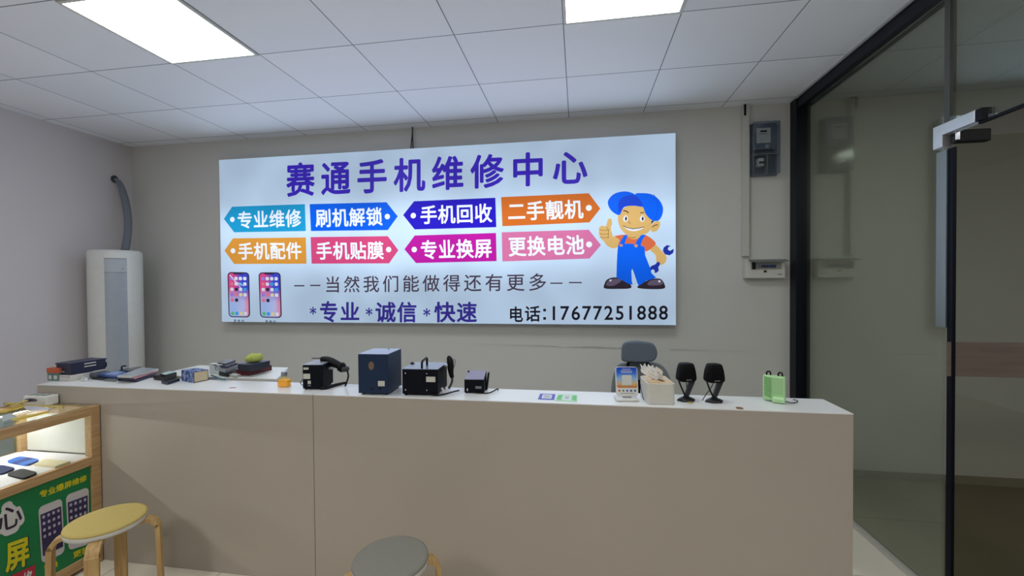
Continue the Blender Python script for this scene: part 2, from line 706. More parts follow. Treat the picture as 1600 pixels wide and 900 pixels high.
sx0, sx1, sz0, sz1 = -3.222, 0.828, 1.169, 2.674
sign = thing('lightbox_sign', 'large backlit white shop sign with blue Chinese title above the counter', 'sign', (-1.2, -0.05, sz0))
MB().box(((sx0 + sx1) / 2, -0.0495, (sz0 + sz1) / 2), (sx1 - sx0, 0.095, sz1 - sz0), bev=0.002).build('casing', mat('white sign edge', (190, 196, 204), 0.5), sign, world=True)
face = MB().poly([(sx0, SY - 0.0004, sz0), (sx1, SY - 0.0004, sz0), (sx1, SY - 0.0004, sz1), (sx0, SY - 0.0004, sz1)]).build('lit_face', printed('lit sign film', (188, 212, 238), 1.0), sign, world=True, recalc=False)


def quadS(tl, tr, br, bl, k=2):
    return quadmap(S(*tl, k), S(*tr, k), S(*br, k), S(*bl, k))


ink_blue = printed('title ink', (58, 36, 186), 1.0)
mb = MB()
line(mb, '赛通手机维修中心', quadS((448, 256), (917, 235), (917, 286), (448, 307)), 0.024, 0.8)
mb.build('title_lettering', ink_blue, sign, world=True)

TAGS = [
    ('专业维修', (28, 158, 214), [(350, 342), (363, 323), (476.5, 319), (478, 361), (366, 363)], [(371, 331), (470, 327), (471, 354), (372, 357)], (363.5, 343)),
    ('刷机解锁', (0, 98, 240), [(484, 319), (604, 316), (621.5, 338), (606, 359.5), (486, 361)], [(493, 327), (597, 324), (598, 352), (494, 355)], (605.5, 338.5)),
    ('手机回收', (36, 22, 196), [(630, 336), (647, 314.5), (774, 309), (775.5, 355), (648, 358.5)], [(657, 322), (768, 318), (769, 347), (657, 350)], (646, 337)),
    ('二手靓机', (214, 112, 40), [(783, 308), (920, 302), (938, 326), (921, 347.5), (785, 353.5)], [(793, 316), (910, 312), (911, 341), (794, 345)], (920, 325)),
    ('手机配件', (222, 154, 60), [(351, 391.5), (364, 372.5), (478, 371), (479, 412), (366, 412.5)], [(372, 379.5), (471, 378.5), (472, 404.5), (373, 405.5)], (364.5, 392)),
    ('手机贴膜', (214, 74, 130), [(485.5, 370.5), (606, 369), (622.5, 391), (608, 411.5), (487, 412)], [(494, 378.5), (599, 377.5), (600, 404.5), (495, 405.5)], (607.5, 390)),
    ('专业换屏', (188, 22, 164), [(632, 389.5), (648, 368), (775, 364), (776, 408), (650, 411)], [(657, 376), (768, 373), (769, 402), (658, 405)], (647.5, 390)),
    ('更换电池', (216, 118, 170), [(784, 363), (920, 359), (939, 383), (921, 404), (785, 408.5)], [(794, 370.5), (912, 367.5), (913, 397), (795, 400.5)], (920.5, 382)),
]
ink_white = printed('white ink', (222, 232, 250), 1.0)
TN = ['cyan', 'bright blue', 'indigo', 'orange', 'amber', 'rose', 'magenta', 'pink']
for (txt, rgb, pg, tq, dot), nm in zip(TAGS, TN):
    tg = MB().poly([S(u, v, 0) for u, v in pg]).build('arrow_tag', printed('tag ink ' + nm, rgb, 0.82), sign, world=True)
    tg['label'] = nm + ' arrow tag with white lettering'
    mb = MB()
    line(mb, txt, quadS(*tq), 0.021, 0.93)
    c = S(dot[0], dot[1], 2)
    mb.disc(c, 0.024, 'y', 20)
    o = mb.build('tag_lettering', ink_white, tg, world=True)

ink_grey = printed('slogan ink', (74, 62, 84), 0.95)
mb = MB()
line(mb, '当然我们能做得还有更多', quadS((508, 432), (854, 427), (854, 454), (508, 457)), 0.008, 0.82)
mb.build('slogan_lettering', ink_grey, sign, world=True)
for u0, u1, v in ((460, 476, 446.5), (485, 501, 446), (860, 879, 442.5), (889, 909, 441.5)):
    MB().poly([S(u0, v - 1, 2), S(u0, v + 1, 2), S(u1, v + 1, 2), S(u1, v - 1, 2)]).build('dash_mark', ink_grey, sign, world=True)

ink_vio = printed('violet ink', (56, 46, 150), 0.95)
for ch, u0, u1, v0, v1 in (('专', 500, 528, 471, 503), ('业', 532, 562, 472, 501), ('诚', 587, 618, 472, 503), ('信', 621, 651, 472, 503), ('快', 679, 711, 472, 503), ('速', 714, 745, 472, 503)):
    if ch in '专诚快':
        mb = MB()
    line(mb, ch, quadS((u0, v0), (u1, v0), (u1, v1), (u0, v1)), 0.024, 1.0)
    if ch in '业信速':
        mb.build('motto_lettering', ink_vio, sign, world=True)
for u, v in ((489.5, 485.5), (577, 487), (667, 488)):
    mb = MB()
    for k in range(6):
        a = k * PI / 3 + PI / 6
        d = Vector((math.cos(a), 0, math.sin(a)))
        n_ = Vector((-math.sin(a), 0, math.cos(a)))
        p = S(u, v, 2)
        mb.poly([p + n_ * .004, p - n_ * .004, p + d * .034 - n_ * .007, p + d * .034 + n_ * .007])
    mb.build('asterisk_mark', ink_vio, sign, world=True)

ink_black = printed('black ink', (26, 22, 36), 0.9)
mb = MB()
for ch, u0, u1, v0, v1 in (('电', 795, 817, 479, 503), ('话', 820, 844, 478, 502)):
    line(mb, ch, quadS((u0, v0), (u1, v0), (u1, v1), (u0, v1)), 0.02, 1.0)
for v in (484.5, 497.5):
    p = S(851, v, 2)
    mb.poly([p + Vector((-.011, 0, -.011)), p + Vector((.011, 0, -.011)), p + Vector((.011, 0, .011)), p + Vector((-.011, 0, .011))])
mb.build('telephone_lettering', ink_black, sign, world=True)
mb = MB()
num = '17677251888'
for i, ch in enumerate(num):
    a = 859 + i * 17.1
    w_ = 13.0
    v0 = 478.5 + (i / 10) * -0.7
    vs, _ = glyph('8', 0.0)
    bw = max(v[0] for v in vs) - min(v[0] for v in vs)
    y0, y1 = min(v[1] for v in vs), max(v[1] for v in vs)
    vs, _ = glyph(ch, 0.0)
    xc = (max(v[0] for v in vs) + min(v[0] for v in vs)) / 2
    put_glyph(mb, ch, quadS((a, v0), (a + w_, v0), (a + w_, v0 + 21.5), (a, v0 + 21.5)), 0.014, (xc - bw / 2, y0, xc + bw / 2, y1))
mb.build('telephone_number', ink_black, sign, world=True)


# phone pictures on the sign ------------------------------------------------
def screen_mat():
    mt = bpy.data.materials.new('printed phone wallpaper')
    mt.use_nodes = True
    nt = mt.node_tree
    N, L = nt.nodes, nt.links
    b = N['Principled BSDF']
    b.inputs['Base Color'].default_value = (0.03, 0.03, 0.05, 1)
    uv = N.new('ShaderNodeUVMap')
    sx = N.new('ShaderNodeSeparateXYZ')
    L.new(uv.outputs[0], sx.inputs[0])
    nz = N.new('ShaderNodeTexNoise')
    nz.inputs['Scale'].default_value = 2.5
    L.new(uv.outputs[0], nz.inputs['Vector'])
    r1 = N.new('ShaderNodeValToRGB')   # across the top: pink to blue
    e = r1.color_ramp.elements
    e[0].position, e[0].color = 0.25, lin((214, 60, 130))
    e[1].position, e[1].color = 0.65, lin((40, 60, 200))
    ad = N.new('ShaderNodeMath')
    ad.operation = 'MULTIPLY_ADD'
    ad.inputs[1].default_value = 0.3
    L.new(nz.outputs['Fac'], ad.inputs[0])
    sb = N.new('ShaderNodeMath')
    sb.operation = 'SUBTRACT'
    sb.inputs[1].default_value = 0.15
    L.new(sx.outputs['X'], sb.inputs[0])
    L.new(sb.outputs[0], ad.inputs[2])
    L.new(ad.outputs[0], r1.inputs[0])
    r2 = N.new('ShaderNodeValToRGB')   # bottom: pale blue to coral
    e = r2.color_ramp.elements
    e[0].position, e[0].color = 0.3, lin((150, 175, 225))
    e[1].position, e[1].color = 1.0, lin((226, 96, 110))
    el = e.new(0.68)
    el.color = lin((172, 178, 224))
    L.new(ad.outputs[0], r2.inputs[0])
    mr = N.new('ShaderNodeMapRange')
    mr.inputs[1].default_value = 0.35
    mr.inputs[2].default_value = 0.65
    L.new(sx.outputs['Y'], mr.inputs[0])
    mx = N.new('ShaderNodeMix')
    mx.data_type = 'RGBA'
    L.new(mr.outputs[0], mx.inputs[0])
    L.new(r2.outputs[0], mx.inputs[6])
    L.new(r1.outputs[0], mx.inputs[7])
    L.new(mx.outputs[2], b.inputs['Emission Color'])
    b.inputs['Emission Strength'].default_value = 0.9
    return mt


SCREEN = screen_mat()


def rrect(w, h, r, n=4):
    pts = []
    for cx, cy, a in ((w / 2 - r, h / 2 - r, 0), (-w / 2 + r, h / 2 - r, 90), (-w / 2 + r, -h / 2 + r, 180), (w / 2 - r, -h / 2 + r, 270)):
        for k in range(n + 1):
            t = R(a + 90 * k / n)
            pts.append((cx + r * math.cos(t), cy + r * math.sin(t)))
    return pts


def shape(mb, f, pts):
    mb.poly([f(s, t) for s, t in pts])


ICON = [printed('icon white', (220, 228, 240)), printed('icon violet', (150, 130, 225)), printed('icon sky', (60, 160, 230)), printed('icon dark', (50, 44, 70)), printed('icon green', (90, 190, 120)), printed('icon cream', (230, 214, 160)), printed('icon rose', (226, 120, 150))]
phone_rim = printed('phone rim', (44, 36, 66))


def phone_picture(q, cap, capq, crack, label):
    def qk(k):
        def f(s, t):
            p = q(s, t)
            p.y = SY - 0.0012 * (k + 1)
            return p
        return f
    body = MB()
    pts = [(0.5 + x, 0.5 + y / 2.05) for x, y in rrect(1.0, 2.05, 0.17)]
    shape(body, qk(0), pts)
    o = body.build('phone_picture', phone_rim, sign, world=True)
    o['label'] = label
    sc = MB()
    pts = [(0.5 + x, 0.5 + y / 2.05) for x, y in rrect(0.9, 1.96, 0.13)]
    lay = sc.bm.loops.layers.uv.new('UVMap')
    fc = sc.bm.faces.new([sc.bm.verts.new(qk(1)(s, t)) for s, t in pts])
    for lp, (s, t) in zip(fc.loops, pts):
        lp[lay].uv = (s, t)
    sc.build('screen_picture', SCREEN, o, world=True, recalc=False)
    ic = MB()
    pat = [1, 0, 0, 0, 6, 0, 2, 0, 0, 3, 0, 2, 1, 6, 5, 0, 6, 3]
    cells = [(c, r) for r in range(4) for c in range(4)] + [(0, 4), (1, 4)]
    for (c, r), k in zip(cells, pat):
        ic.slot = k
        s, t = 0.2 + c * 0.2, 0.86 - r * 0.12
        shape(ic, qk(2), [(s + x * 0.075, t + y * 0.037) for x, y in rrect(2, 2, 0.6, 3)])
    ic.build('icon_picture', ICON, o, world=True)
    ic = MB()
    for c, k in enumerate((4, 2, 5, 0)):
        ic.slot = k
        s, t = 0.2 + c * 0.2, 0.085
        shape(ic, qk(2), [(s + x * 0.075, t + y * 0.037) for x, y in rrect(2, 2, 0.6, 3)])
    ic.build('dock_picture', ICON, o, world=True)
    ic = MB()
    ic.slot = 3
    shape(ic, qk(2), [(0.26, 0.985), (0.74, 0.985), (0.70, 0.95), (0.30, 0.95)])
    ic.build('notch_picture', ICON, o, world=True)
    if crack:
        ic = MB()
        shape(ic, qk(3), [(0.1, 0.93), (0.14, 0.94), (0.62, 0.66), (0.60, 0.655)])
        shape(ic, qk(3), [(0.30, 0.80), (0.34, 0.81), (0.75, 0.70), (0.74, 0.69)])
        ic.build('crack_picture', ICON, o, world=True)
    cb = MB()
    line(cb, cap, capq, 0.01, 0.72)
    cb.build('caption_lettering', ink_black, o, world=True)


phone_picture(quadS((355.5, 425), (389.5, 425.5), (391, 496), (357.5, 495.5)), '更换前', quadS((365.5, 499), (382, 499.3), (382, 503.5), (365.5, 503.2)), True, 'cracked phone picture')
phone_picture(quadS((404, 425.5), (438.5, 425.5), (440.5, 497), (406.5, 496)), '更换后', quadS((415, 500), (431.5, 500.5), (431.5, 504.7), (415, 504.2)), False, 'undamaged phone picture')


# cheerful generic repairman drawing ---------------------------------------
def spline(pts, n=5):
    out = []
    m_ = len(pts)
    for i in range(m_):
        p0, p1, p2, p3 = (Vector(pts[(i + k - 1) % m_]) for k in range(4))
        for k in range(n):
            t = k / n
            out.append(0.5 * ((2 * p1) + (p2 - p0) * t + (2 * p0 - 5 * p1 + 4 * p2 - p3) * t * t + (3 * p1 - p0 - 3 * p2 + p3) * t ** 3))
    return [(p.x, p.y) for p in out]


CM = {}
cnames = [('skin', (218, 180, 112)), ('skin line', (120, 88, 50)), ('cap', (0, 100, 250)), ('brim', (24, 70, 214)), ('overall', (0, 102, 250)), ('shirt', (222, 112, 72)), ('shoe', (48, 38, 54)), ('shoe shine', (104, 92, 116)), ('white', (230, 236, 248)), ('wrench', (30, 52, 170)), ('dark', (40, 26, 30)), ('button', (206, 150, 110))]
CMATS = [printed('drawing ' + n, c, 0.86) for n, c in cnames]
CI = {n: i for i, (n, c) in enumerate(cnames)}
man = MB()


def D(col, pts, k, curve=True):
    man.slot = CI[col]
    pts = spline(pts) if curve else pts
    man.poly([S(930 + x / 5, 285 + y / 5, k) for x, y in pts])


def stroke(col, pts, w_, k):
    man.slot = CI[col]
    P = [S(930 + x / 5, 285 + y / 5, k) for x, y in pts]
    L_, R_ = [], []
    for i, p in enumerate(P):
        d = (P[min(i + 1, len(P) - 1)] - P[max(i - 1, 0)]).normalized()
        n_ = Vector((-d.z, 0, d.x)) * w_
        L_.append(p + n_)
        R_.append(p - n_)
    man.poly(L_ + R_[::-1])


# arms
D('skin', [(68, 455), (110, 440), (165, 415), (185, 445), (180, 500), (140, 515), (95, 495)], 0)
D('skin', [(100, 290), (125, 285), (131, 320), (122, 365), (135, 410), (130, 445), (95, 462), (60, 455), (38, 425), (28, 390), (34, 350), (60, 338), (82, 345)], 1)
for yy in (372, 402, 428):
    stroke('skin line', [(34, yy), (70, yy + 4), (106, yy)], 0.0016, 2)
stroke('skin line', [(84, 345), (104, 372), (100, 440)], 0.0016, 2)
D('skin', [(425, 520), (465, 485), (520, 535), (556, 580), (548, 625), (510, 645), (478, 620), (472, 570)], 0)
# wrench
D('wrench', [(592, 497), (560, 490), (535, 508), (528, 535), (545, 562), (580, 570), (608, 552), (615, 520), (600, 525), (585, 535), (566, 525), (572, 505)], 1, False)
D('wrench', [(487, 618), (506, 628), (502, 650), (492, 660), (496, 690), (478, 706), (462, 706), (464, 688), (448, 678), (434, 690), (422, 670), (440, 652), (470, 640)], 2, False)
# shirt
D('shirt', [(160, 420), (245, 408), (330, 420), (400, 415), (470, 470), (450, 505), (395, 540), (370, 500), (280, 500), (185, 490), (188, 450)], 2)
D('skin', [(250, 405), (350, 405), (340, 435), (300, 445), (262, 432)], 3)
# shoes
D('shoe', [(75, 828), (72, 795), (95, 758), (150, 742), (215, 755), (265, 785), (278, 825), (180, 832)], 2)
D('shoe shine', [(85, 800), (105, 762), (160, 752), (205, 765), (160, 800), (115, 810)], 3)
D('shoe', [(335, 825), (345, 800), (400, 770), (455, 752), (510, 755), (538, 790), (538, 828), (440, 834)], 2)
D('shoe shine', [(410, 800), (425, 770), (480, 758), (518, 768), (525, 795), (470, 805)], 3)
D('white', [(110, 768), (118, 758), (128, 764), (120, 774)], 4)
D('white', [(490, 772), (500, 764), (510, 772), (500, 782)], 4)
# overalls
D('overall', [(178, 490), (250, 478), (330, 484), (385, 505), (390, 570), (425, 660), (440, 710), (475, 745), (400, 768), (340, 808), (330, 790), (310, 730), (290, 675), (282, 690), (285, 770), (292, 800), (260, 792), (205, 762), (165, 745), (168, 640), (172, 560)], 3, False)
D('overall', [(225, 415), (255, 412), (238, 455), (225, 495), (185, 495), (200, 455)], 4, False)
D('overall', [(360, 408), (398, 412), (372, 440), (350, 500), (305, 500), (325, 455)], 4, False)
D('button', [(188, 492), (202, 482), (216, 492), (202, 504)], 5)
D('button', [(302, 495), (318, 482), (334, 495), (318, 510)], 5)
# head
D('skin', [(437, 345), (460, 310), (500, 305), (505, 340), (480, 378), (440, 385)], 3)
stroke('dark', [(445, 350), (465, 335), (488, 332)], 0.003, 4)
D('skin', [(195, 225), (260, 185), (370, 190), (430, 260), (440, 330), (420, 385), (350, 420), (290, 427), (235, 402), (195, 355), (177, 300), (180, 255)], 4)
D('dark', [(440, 300), (465, 298), (450, 312), (436, 330)], 5, False)
D('cap', [(310, 97), (360, 85), (440, 95), (500, 140), (528, 200), (520, 260), (490, 300), (440, 295), (395, 250), (372, 195), (330, 180)], 5)
D('cap', [(190, 255), (140, 235), (105, 190), (102, 140), (150, 90), (230, 72), (300, 90), (350, 140), (372, 190), (300, 184), (225, 195)], 6)
D('brim', [(190, 240), (178, 200), (190, 140), (250, 105), (310, 105), (350, 140), (368, 186), (300, 182), (225, 195)], 7)
stroke('brim', [(455, 95), (480, 140), (488, 200), (470, 290)], 0.002, 7)
# face
for ex in (238, 368):
    D('white', [(ex - 20, 282), (ex, 258), (ex + 16, 278), (ex + 10, 304), (ex - 12, 306)], 6)
    D('dark', [(ex - 6, 285), (ex + 1, 268), (ex + 9, 280), (ex + 5, 298), (ex - 3, 298)], 7)
stroke('dark', [(218, 222), (238, 224), (260, 240)], 0.004, 7)
stroke('dark', [(350, 240), (368, 238), (382, 234)], 0.003, 7)
stroke('skin line', [(268, 300), (260, 315), (276, 322)], 0.002, 7)
D('white', [(225, 345), (290, 362), (372, 352), (350, 372), (300, 382), (255, 372)], 6)
stroke('dark', [(218, 338), (240, 352), (290, 364), (345, 358), (380, 348)], 0.0025, 7)
stroke('skin line', [(262, 430), (290, 434), (316, 428)], 0.002, 7)
# leave small holes between layers closed
man.build('repairman_picture', CMATS, sign, world=True)

# hanging feed wire above the sign
wi = MB()
wi.tube([(-1.366, -0.02, FH), (-1.366, -0.022, 2.83), (-1.372, -0.03, 2.74), (-1.374, -0.04, 2.676)], 0.005, 8)
wi.tube([(-1.363, -0.02, FH), (-1.364, -0.022, 2.83), (-1.358, -0.03, 2.74), (-1.350, -0.04, 2.676)], 0.005, 8)
tag(wi.build('power_cable', mat('dark cable', (34, 34, 40), 0.6), loc=(-1.366, -0.02, 2.676), world=True), 'thin dark twin cable dropping from the ceiling to the sign', 'cable')

# ================================================================== AIR CONDITIONER
ac = thing('air_conditioner', 'white round column air conditioner standing in the left corner', 'air conditioner', (-4.05, -0.365, 0))
acw = mat('ac white', (224, 226, 224), 0.35)
b = MB()
b.lathe([(0.17, 0.0), (0.188, 0.01), (0.188, 1.80), (0.183, 1.82), (0.170, 1.828)], n=56)
b.build('body', acw, ac)
g = MB()


def arc_panel(mb, r0, r1, a, z0, z1, n=14):
    P = []
    for k in range(n + 1):
        t = R(-38) - a + 2 * a * k / n
        P.append(t)
    for t0, t1 in zip(P, P[1:]):
        c0, s0, c1, s1 = math.cos(t0), math.sin(t0), math.cos(t1), math.sin(t1)
        q = [(r1 * c0, r1 * s0), (r1 * c1, r1 * s1), (r0 * c1, r0 * s1), (r0 * c0, r0 * s0)]
        mb.prism(q, z0, z1)


arc_panel(g, 0.18, 0.191, R(21.5), 0.25, 1.625)
g.build('front_panel', mat('ac silver panel', (176, 184, 196), 0.3, 0.2), ac)
g = MB()
arc_panel(g, 0.18, 0.191, R(21.5), 1.632, 1.745)
o = g.build('display_panel', mat('ac display', (190, 197, 206), 0.25, 0.1), ac)
g = MB()
arc_panel(g, 0.185, 0.1925, R(2.2), 1.66, 1.664, 3)
g.bm.transform(Matrix.Rotation(R(14), 4, 'Z'))
g.build('indicator', mat('dark print', (70, 74, 84), 0.5), o)
g = MB()
arc_panel(g, 0.18, 0.1895, R(22.3), 0.24, 1.755)
g.build('panel_surround', mat('ac groove', (150, 155, 164), 0.5), ac)
hz = MB()
hz.tube([(-4.09, -0.25, 1.835), (-4.115, -0.205, 1.97), (-4.135, -0.18, 2.13), (-4.16, -0.175, 2.28), (-4.20, -0.17, 2.41), (-4.24, -0.165, 2.49), (-4.285, -0.162, 2.528)], [0.03] * 4 + [0.027, 0.022, 0.018], 14)
ho = thing('insulated_pipe', 'grey insulated pipe rising from the air conditioner to a hole in the left wall', 'pipe', (-4.12, -0.2, 1.83))
hz.build('foam_sleeve', mat('grey foam hose', (120, 126, 138), 0.8), ho, world=True)
hr = MB()
hr.lathe([(0.022, 0), (0.034, 0), (0.036, 0.004), (0.022, 0.005)], n=24)
hr.bm.transform(Matrix.Translation((-4.2995, -0.162, 2.53)) @ Matrix.Rotation(R(90), 4, 'Y'))
hr.build('wall_rosette', mat('sleeve dark', (70, 70, 74), 0.7), ho, world=True)

# ================================================================== METER, DUCT, BREAKERS
du = MB()
du.box((1.366, -0.02, 2.296), (0.05, 0.036, 1.18), bev=0.003)
dd = thing('cable_trunking', 'white vertical cable trunking running down from the ceiling to the breaker box', 'trunking', (1.366, 0, 1.7))
du.build('channel', mat('trunking white', (196, 196, 190), 0.5), dd, world=True)
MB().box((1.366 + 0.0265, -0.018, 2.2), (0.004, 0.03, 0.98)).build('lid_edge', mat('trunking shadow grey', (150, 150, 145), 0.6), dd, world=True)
MB().box((1.357, -0.042, 2.84), (0.014, 0.006, 0.085)).build('dark_wire', black_rub, dd, world=True)

mt_ = thing('electricity_meter', 'clear plastic cased electricity meter on the wall above the breaker box', 'electricity meter', (1.49, 0, 2.33))
MB().box((1.495, -0.012, 2.53), (0.2, 0.02, 0.405), bev=0.004).build('backplate', mat('slate plastic', (104, 112, 130), 0.5), mt_, world=True)
cv = MB().box((1.495, -0.056, 2.53), (0.196, 0.068, 0.4), bev=0.008).build('clear_cover', glass('smoky clear plastic', (224, 230, 240), 0.09, 0.1), mt_, world=True)
MB().box((1.495, -0.04, 2.62), (0.16, 0.035, 0.19), bev=0.004).build('meter_body', mat('meter slate', (98, 106, 124), 0.5), mt_, world=True)
mf = MB().box((1.482, -0.0605, 2.628), (0.10, 0.005, 0.115)).build('meter_face', label_w, mt_, world=True)
MB().box((1.482, -0.0635, 2.66), (0.046, 0.003, 0.012)).build('counter_window', black_pl, mf, world=True)
MB().box((1.482, -0.0635, 2.64), (0.06, 0.003, 0.003)).build('print_line', grey_pl, mf, world=True)
sl = MB()
sl.lathe([(0.011, 0), (0.016, 0), (0.016, 0.004), (0.011, 0.004)], n=20)
sl.bm.transform(Matrix.Translation((1.51, -0.058, 2.545)) @ Matrix.Rotation(R(90), 4, 'X'))
sl.build('seal_ring', mat('pale ring', (150, 160, 170), 0.4), mt_, world=True)
MB().box((1.495, -0.05, 2.483), (0.19, 0.05, 0.006)).build('divider', grey_pl, mt_, world=True)
MB().box((1.505, -0.05, 2.405), (0.006, 0.05, 0.14)).build('divider', grey_pl, mt_, world=True)
br = MB().box((1.463, -0.045, 2.425), (0.04, 0.045, 0.06), bev=0.002).build('breaker', label_w, mt_, world=True)
for dx in (-0.009, 0.009):
    MB().box((1.463 + dx, -0.07, 2.42), (0.011, 0.012, 0.014)).build('toggle', black_pl, br, world=True)

bb = thing('breaker_box', 'white wall breaker box with raised lid and row of blue switches', 'breaker box', (1.49, 0, 1.53))
MB().box((1.492, -0.038, 1.607), (0.28, 0.074, 0.15), bev=0.006).build('housing', mat('breaker box white', (206, 206, 200), 0.45), bb, world=True)
MB().box((1.495, -0.0765, 1.625), (0.215, 0.004, 0.05)).build('switch_recess', mat('recess grey', (150, 150, 146), 0.5), bb, world=True)
MB().box((1.405, -0.082, 1.627), (0.022, 0.014, 0.05), bev=0.001).build('main_switch', black_pl, bb, world=True)
tb = mat('toggle blue', (30, 52, 120), 0.4)
for k in range(8):
    MB().box((1.433 + k * 0.0175, -0.083, 1.624), (0.010, 0.014, 0.02), bev=0.001).build('switch', tb if k > 1 else grey_pl, bb, world=True)
MB().box((1.488, -0.078, 1.585), (0.018, 0.008, 0.012)).build('latch', black_pl, bb, world=True)
MB().box((1.59, -0.0775, 1.562), (0.03, 0.003, 0.005)).build('printed_mark', grey_pl, bb, world=True)
lid = MB()
lid.prism([(-0.076, 1.678), (-0.135, 1.662), (-0.135, 1.658), (-0.076, 1.672)], 1.368, 1.63, 'x')
lid.build('lid', mat('smoked lid', (86, 94, 96), 0.2), bb, world=True)

# ================================================================== COUNTER
CY0, CY1, CZ = -1.652, -1.428, 0.962


def counter(x0, x1, label):
    t = thing('reception_counter', label, 'counter', ((x0 + x1) / 2, (CY0 + CY1) / 2, 0), 0, 'sections of the white counter')
    w_ = x1 - x0
    MB().box((0, 0, (CZ - 0.005) / 2), (w_, CY1 - CY0 - 0.002, CZ - 0.0055), bev=0.0008).build('body', white_lam, t)
    MB().box((0, 0, CZ - 0.0025), (w_, CY1 - CY0, 0.005), bev=0.001).build('countertop', white_top, t)
    return t


counter(-2.958, -1.2555, 'left section of the white counter, between the showcase and the vertical seam')
counter(-1.2525, 1.196, 'right section of the white counter, from the seam to the glass partition')
CT = CZ + 0.0005


def T(u, v, z=CT):
    return at(u, v, 'z', z)


# ================================================================== OFFICE CHAIR
ch = thing('office_chair', 'grey office chair with headrest behind the counter', 'chair', (0.47, -0.62, 0), R(-6))
fab = mat('grey mesh fabric', (118, 126, 130), 0.85, var=0.15, scale=120, bump=0.3)
fab2 = mat('grey padded fabric', (94, 104, 116), 0.8, var=0.12, scale=120, bump=0.3)
hd = MB()
pts = spline([(-0.105, 0.0), (-0.11, 0.045), (-0.1, 0.11), (-0.05, 0.13), (0.04, 0.13), (0.095, 0.115), (0.118, 0.06), (0.1, 0.01), (0.04, -0.006), (-0.05, -0.008)], 3)
hd.prism(pts, -0.055, 0.0, 'y', 0.012)
hd.bm.transform(Matrix.Translation((0.0, -0.04, 0.988)))
hd.build('headrest', fab2, ch)
hb = MB()
hb.box((-0.01, 0.005, 0.972), (0.11, 0.02, 0.026), bev=0.004)
hb.tube([(-0.06, 0.01, 0.975), (-0.068, 0.015, 0.94), (-0.07, 0.02, 0.90)], 0.010, 8)
hb.tube([(0.035, 0.01, 0.975), (0.062, 0.015, 0.96), (0.078, 0.02, 0.925), (0.08, 0.02, 0.9)], 0.010, 8)
hb.build('headrest_bracket', black_pl, ch)
bk = MB()
pts = spline([(-0.135, 0.935), (-0.09, 0.95), (0.03, 0.965), (0.13, 0.955), (0.19, 0.90), (0.225, 0.78), (0.215, 0.6), (0.17, 0.52), (0, 0.50), (-0.17, 0.52), (-0.185, 0.6), (-0.18, 0.78), (-0.158, 0.89)], 3)
bk.prism(pts, 0.03, 0.075, 'y', 0.012)
bk.build('backrest', fab, ch)
lp = MB()
pts = spline([(-0.11, 0.90), (0.0, 0.905), (0.11, 0.90), (0.125, 0.86), (0.0, 0.845), (-0.125, 0.86)], 3)
lp.prism(pts, -0.005, 0.03, 'y', 0.008)
lp.build('shoulder_pad', mat('mid grey pad', (120, 122, 126), 0.8), ch)
MB().box((0, 0.012, 0.74), (0.25, 0.03, 0.2), bev=0.01).build('back_shell', black_pl, ch)
MB().box((0, -0.24, 0.47), (0.48, 0.46, 0.07), bev=0.025, seg=3).build('seat', fab2, ch)
MB().lathe([(0.028, 0.12), (0.028, 0.435)], (0, -0.22, 0), 16).build('gas_column', black_pl, ch)
MB().tube([(0, -0.1, 0.42), (0, 0.04, 0.43), (0, 0.085, 0.52), (0, 0.085, 0.62)], 0.025, 10).build('back_support', black_pl, ch)
for k in range(5):
    a = 2 * PI * k / 5 + 0.3
    lg = MB().tube([(0, -0.22, 0.12), (0.15 * math.cos(a), -0.22 + 0.15 * math.sin(a), 0.11), (0.27 * math.cos(a), -0.22 + 0.27 * math.sin(a), 0.075)], [0.03, 0.024, 0.018], 10).build('base_leg', black_pl, ch)
    cs = MB()
    cs.lathe([(0.012, -0.02), (0.028, -0.016), (0.028, 0.016), (0.012, 0.02)], n=18)
    cs.bm.transform(Matrix.Translation((0.27 * math.cos(a), -0.22 + 0.27 * math.sin(a), 0.0285)) @ Matrix.Rotation(a + 1, 4, 'Z') @ Matrix.Rotation(R(90), 4, 'X'))
    cs.build('caster', black_rub, lg)

# ================================================================== THINGS ON THE COUNTER
# --- hot air station with gun laid on it (left)
s1 = thing('rework_station', 'small black hot air station left of the tall blue box, white stickers on back', 'soldering station', (-1.322, -1.50, CT), R(9))
MB().box((0, 0, 0.067), (0.105, 0.14, 0.125), bev=0.006).build('case', black_mt, s1)
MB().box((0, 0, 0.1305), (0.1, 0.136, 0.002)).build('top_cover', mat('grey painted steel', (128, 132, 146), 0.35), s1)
for x, z, w_, h_ in ((-0.032, 0.112, 0.026, 0.011), (-0.029, 0.071, 0.036, 0.027), (-0.016, 0.039, 0.016, 0.017), (-0.016, 0.022, 0.016, 0.005)):
    MB().box((x, -0.0705, z), (w_, 0.002, h_)).build('sticker', label_w if h_ > 0.006 else grey_pl, s1)
for x in (-0.04, 0.04):
    for y in (-0.055, 0.055):
        MB().lathe([(0.006, 0), (0.006, 0.005)], (x, y, 0), 12).build('foot', black_rub, s1)
hg = MB()
hg.tube([(0.0, 0.035, 0.142), (0.03, 0.035, 0.14), (0.06, 0.03, 0.128), (0.10, 0.02, 0.112), (0.135, 0.01, 0.098)], [0.013, 0.018, 0.022, 0.020, 0.018], 14)
hg.tube([(0.115, 0.015, 0.105), (0.124, 0.013, 0.1), (0.128, 0.012, 0.099)], [0.026, 0.026, 0.026], 14)
hgo = hg.build('hot_air_gun', black_pl, s1)
MB().tube([(-0.05, 0.035, 0.147), (0.01, 0.035, 0.147)], 0.003, 8).build('nozzle', mat('dull nozzle steel', (90, 92, 100), 0.4, 0.6), hgo)
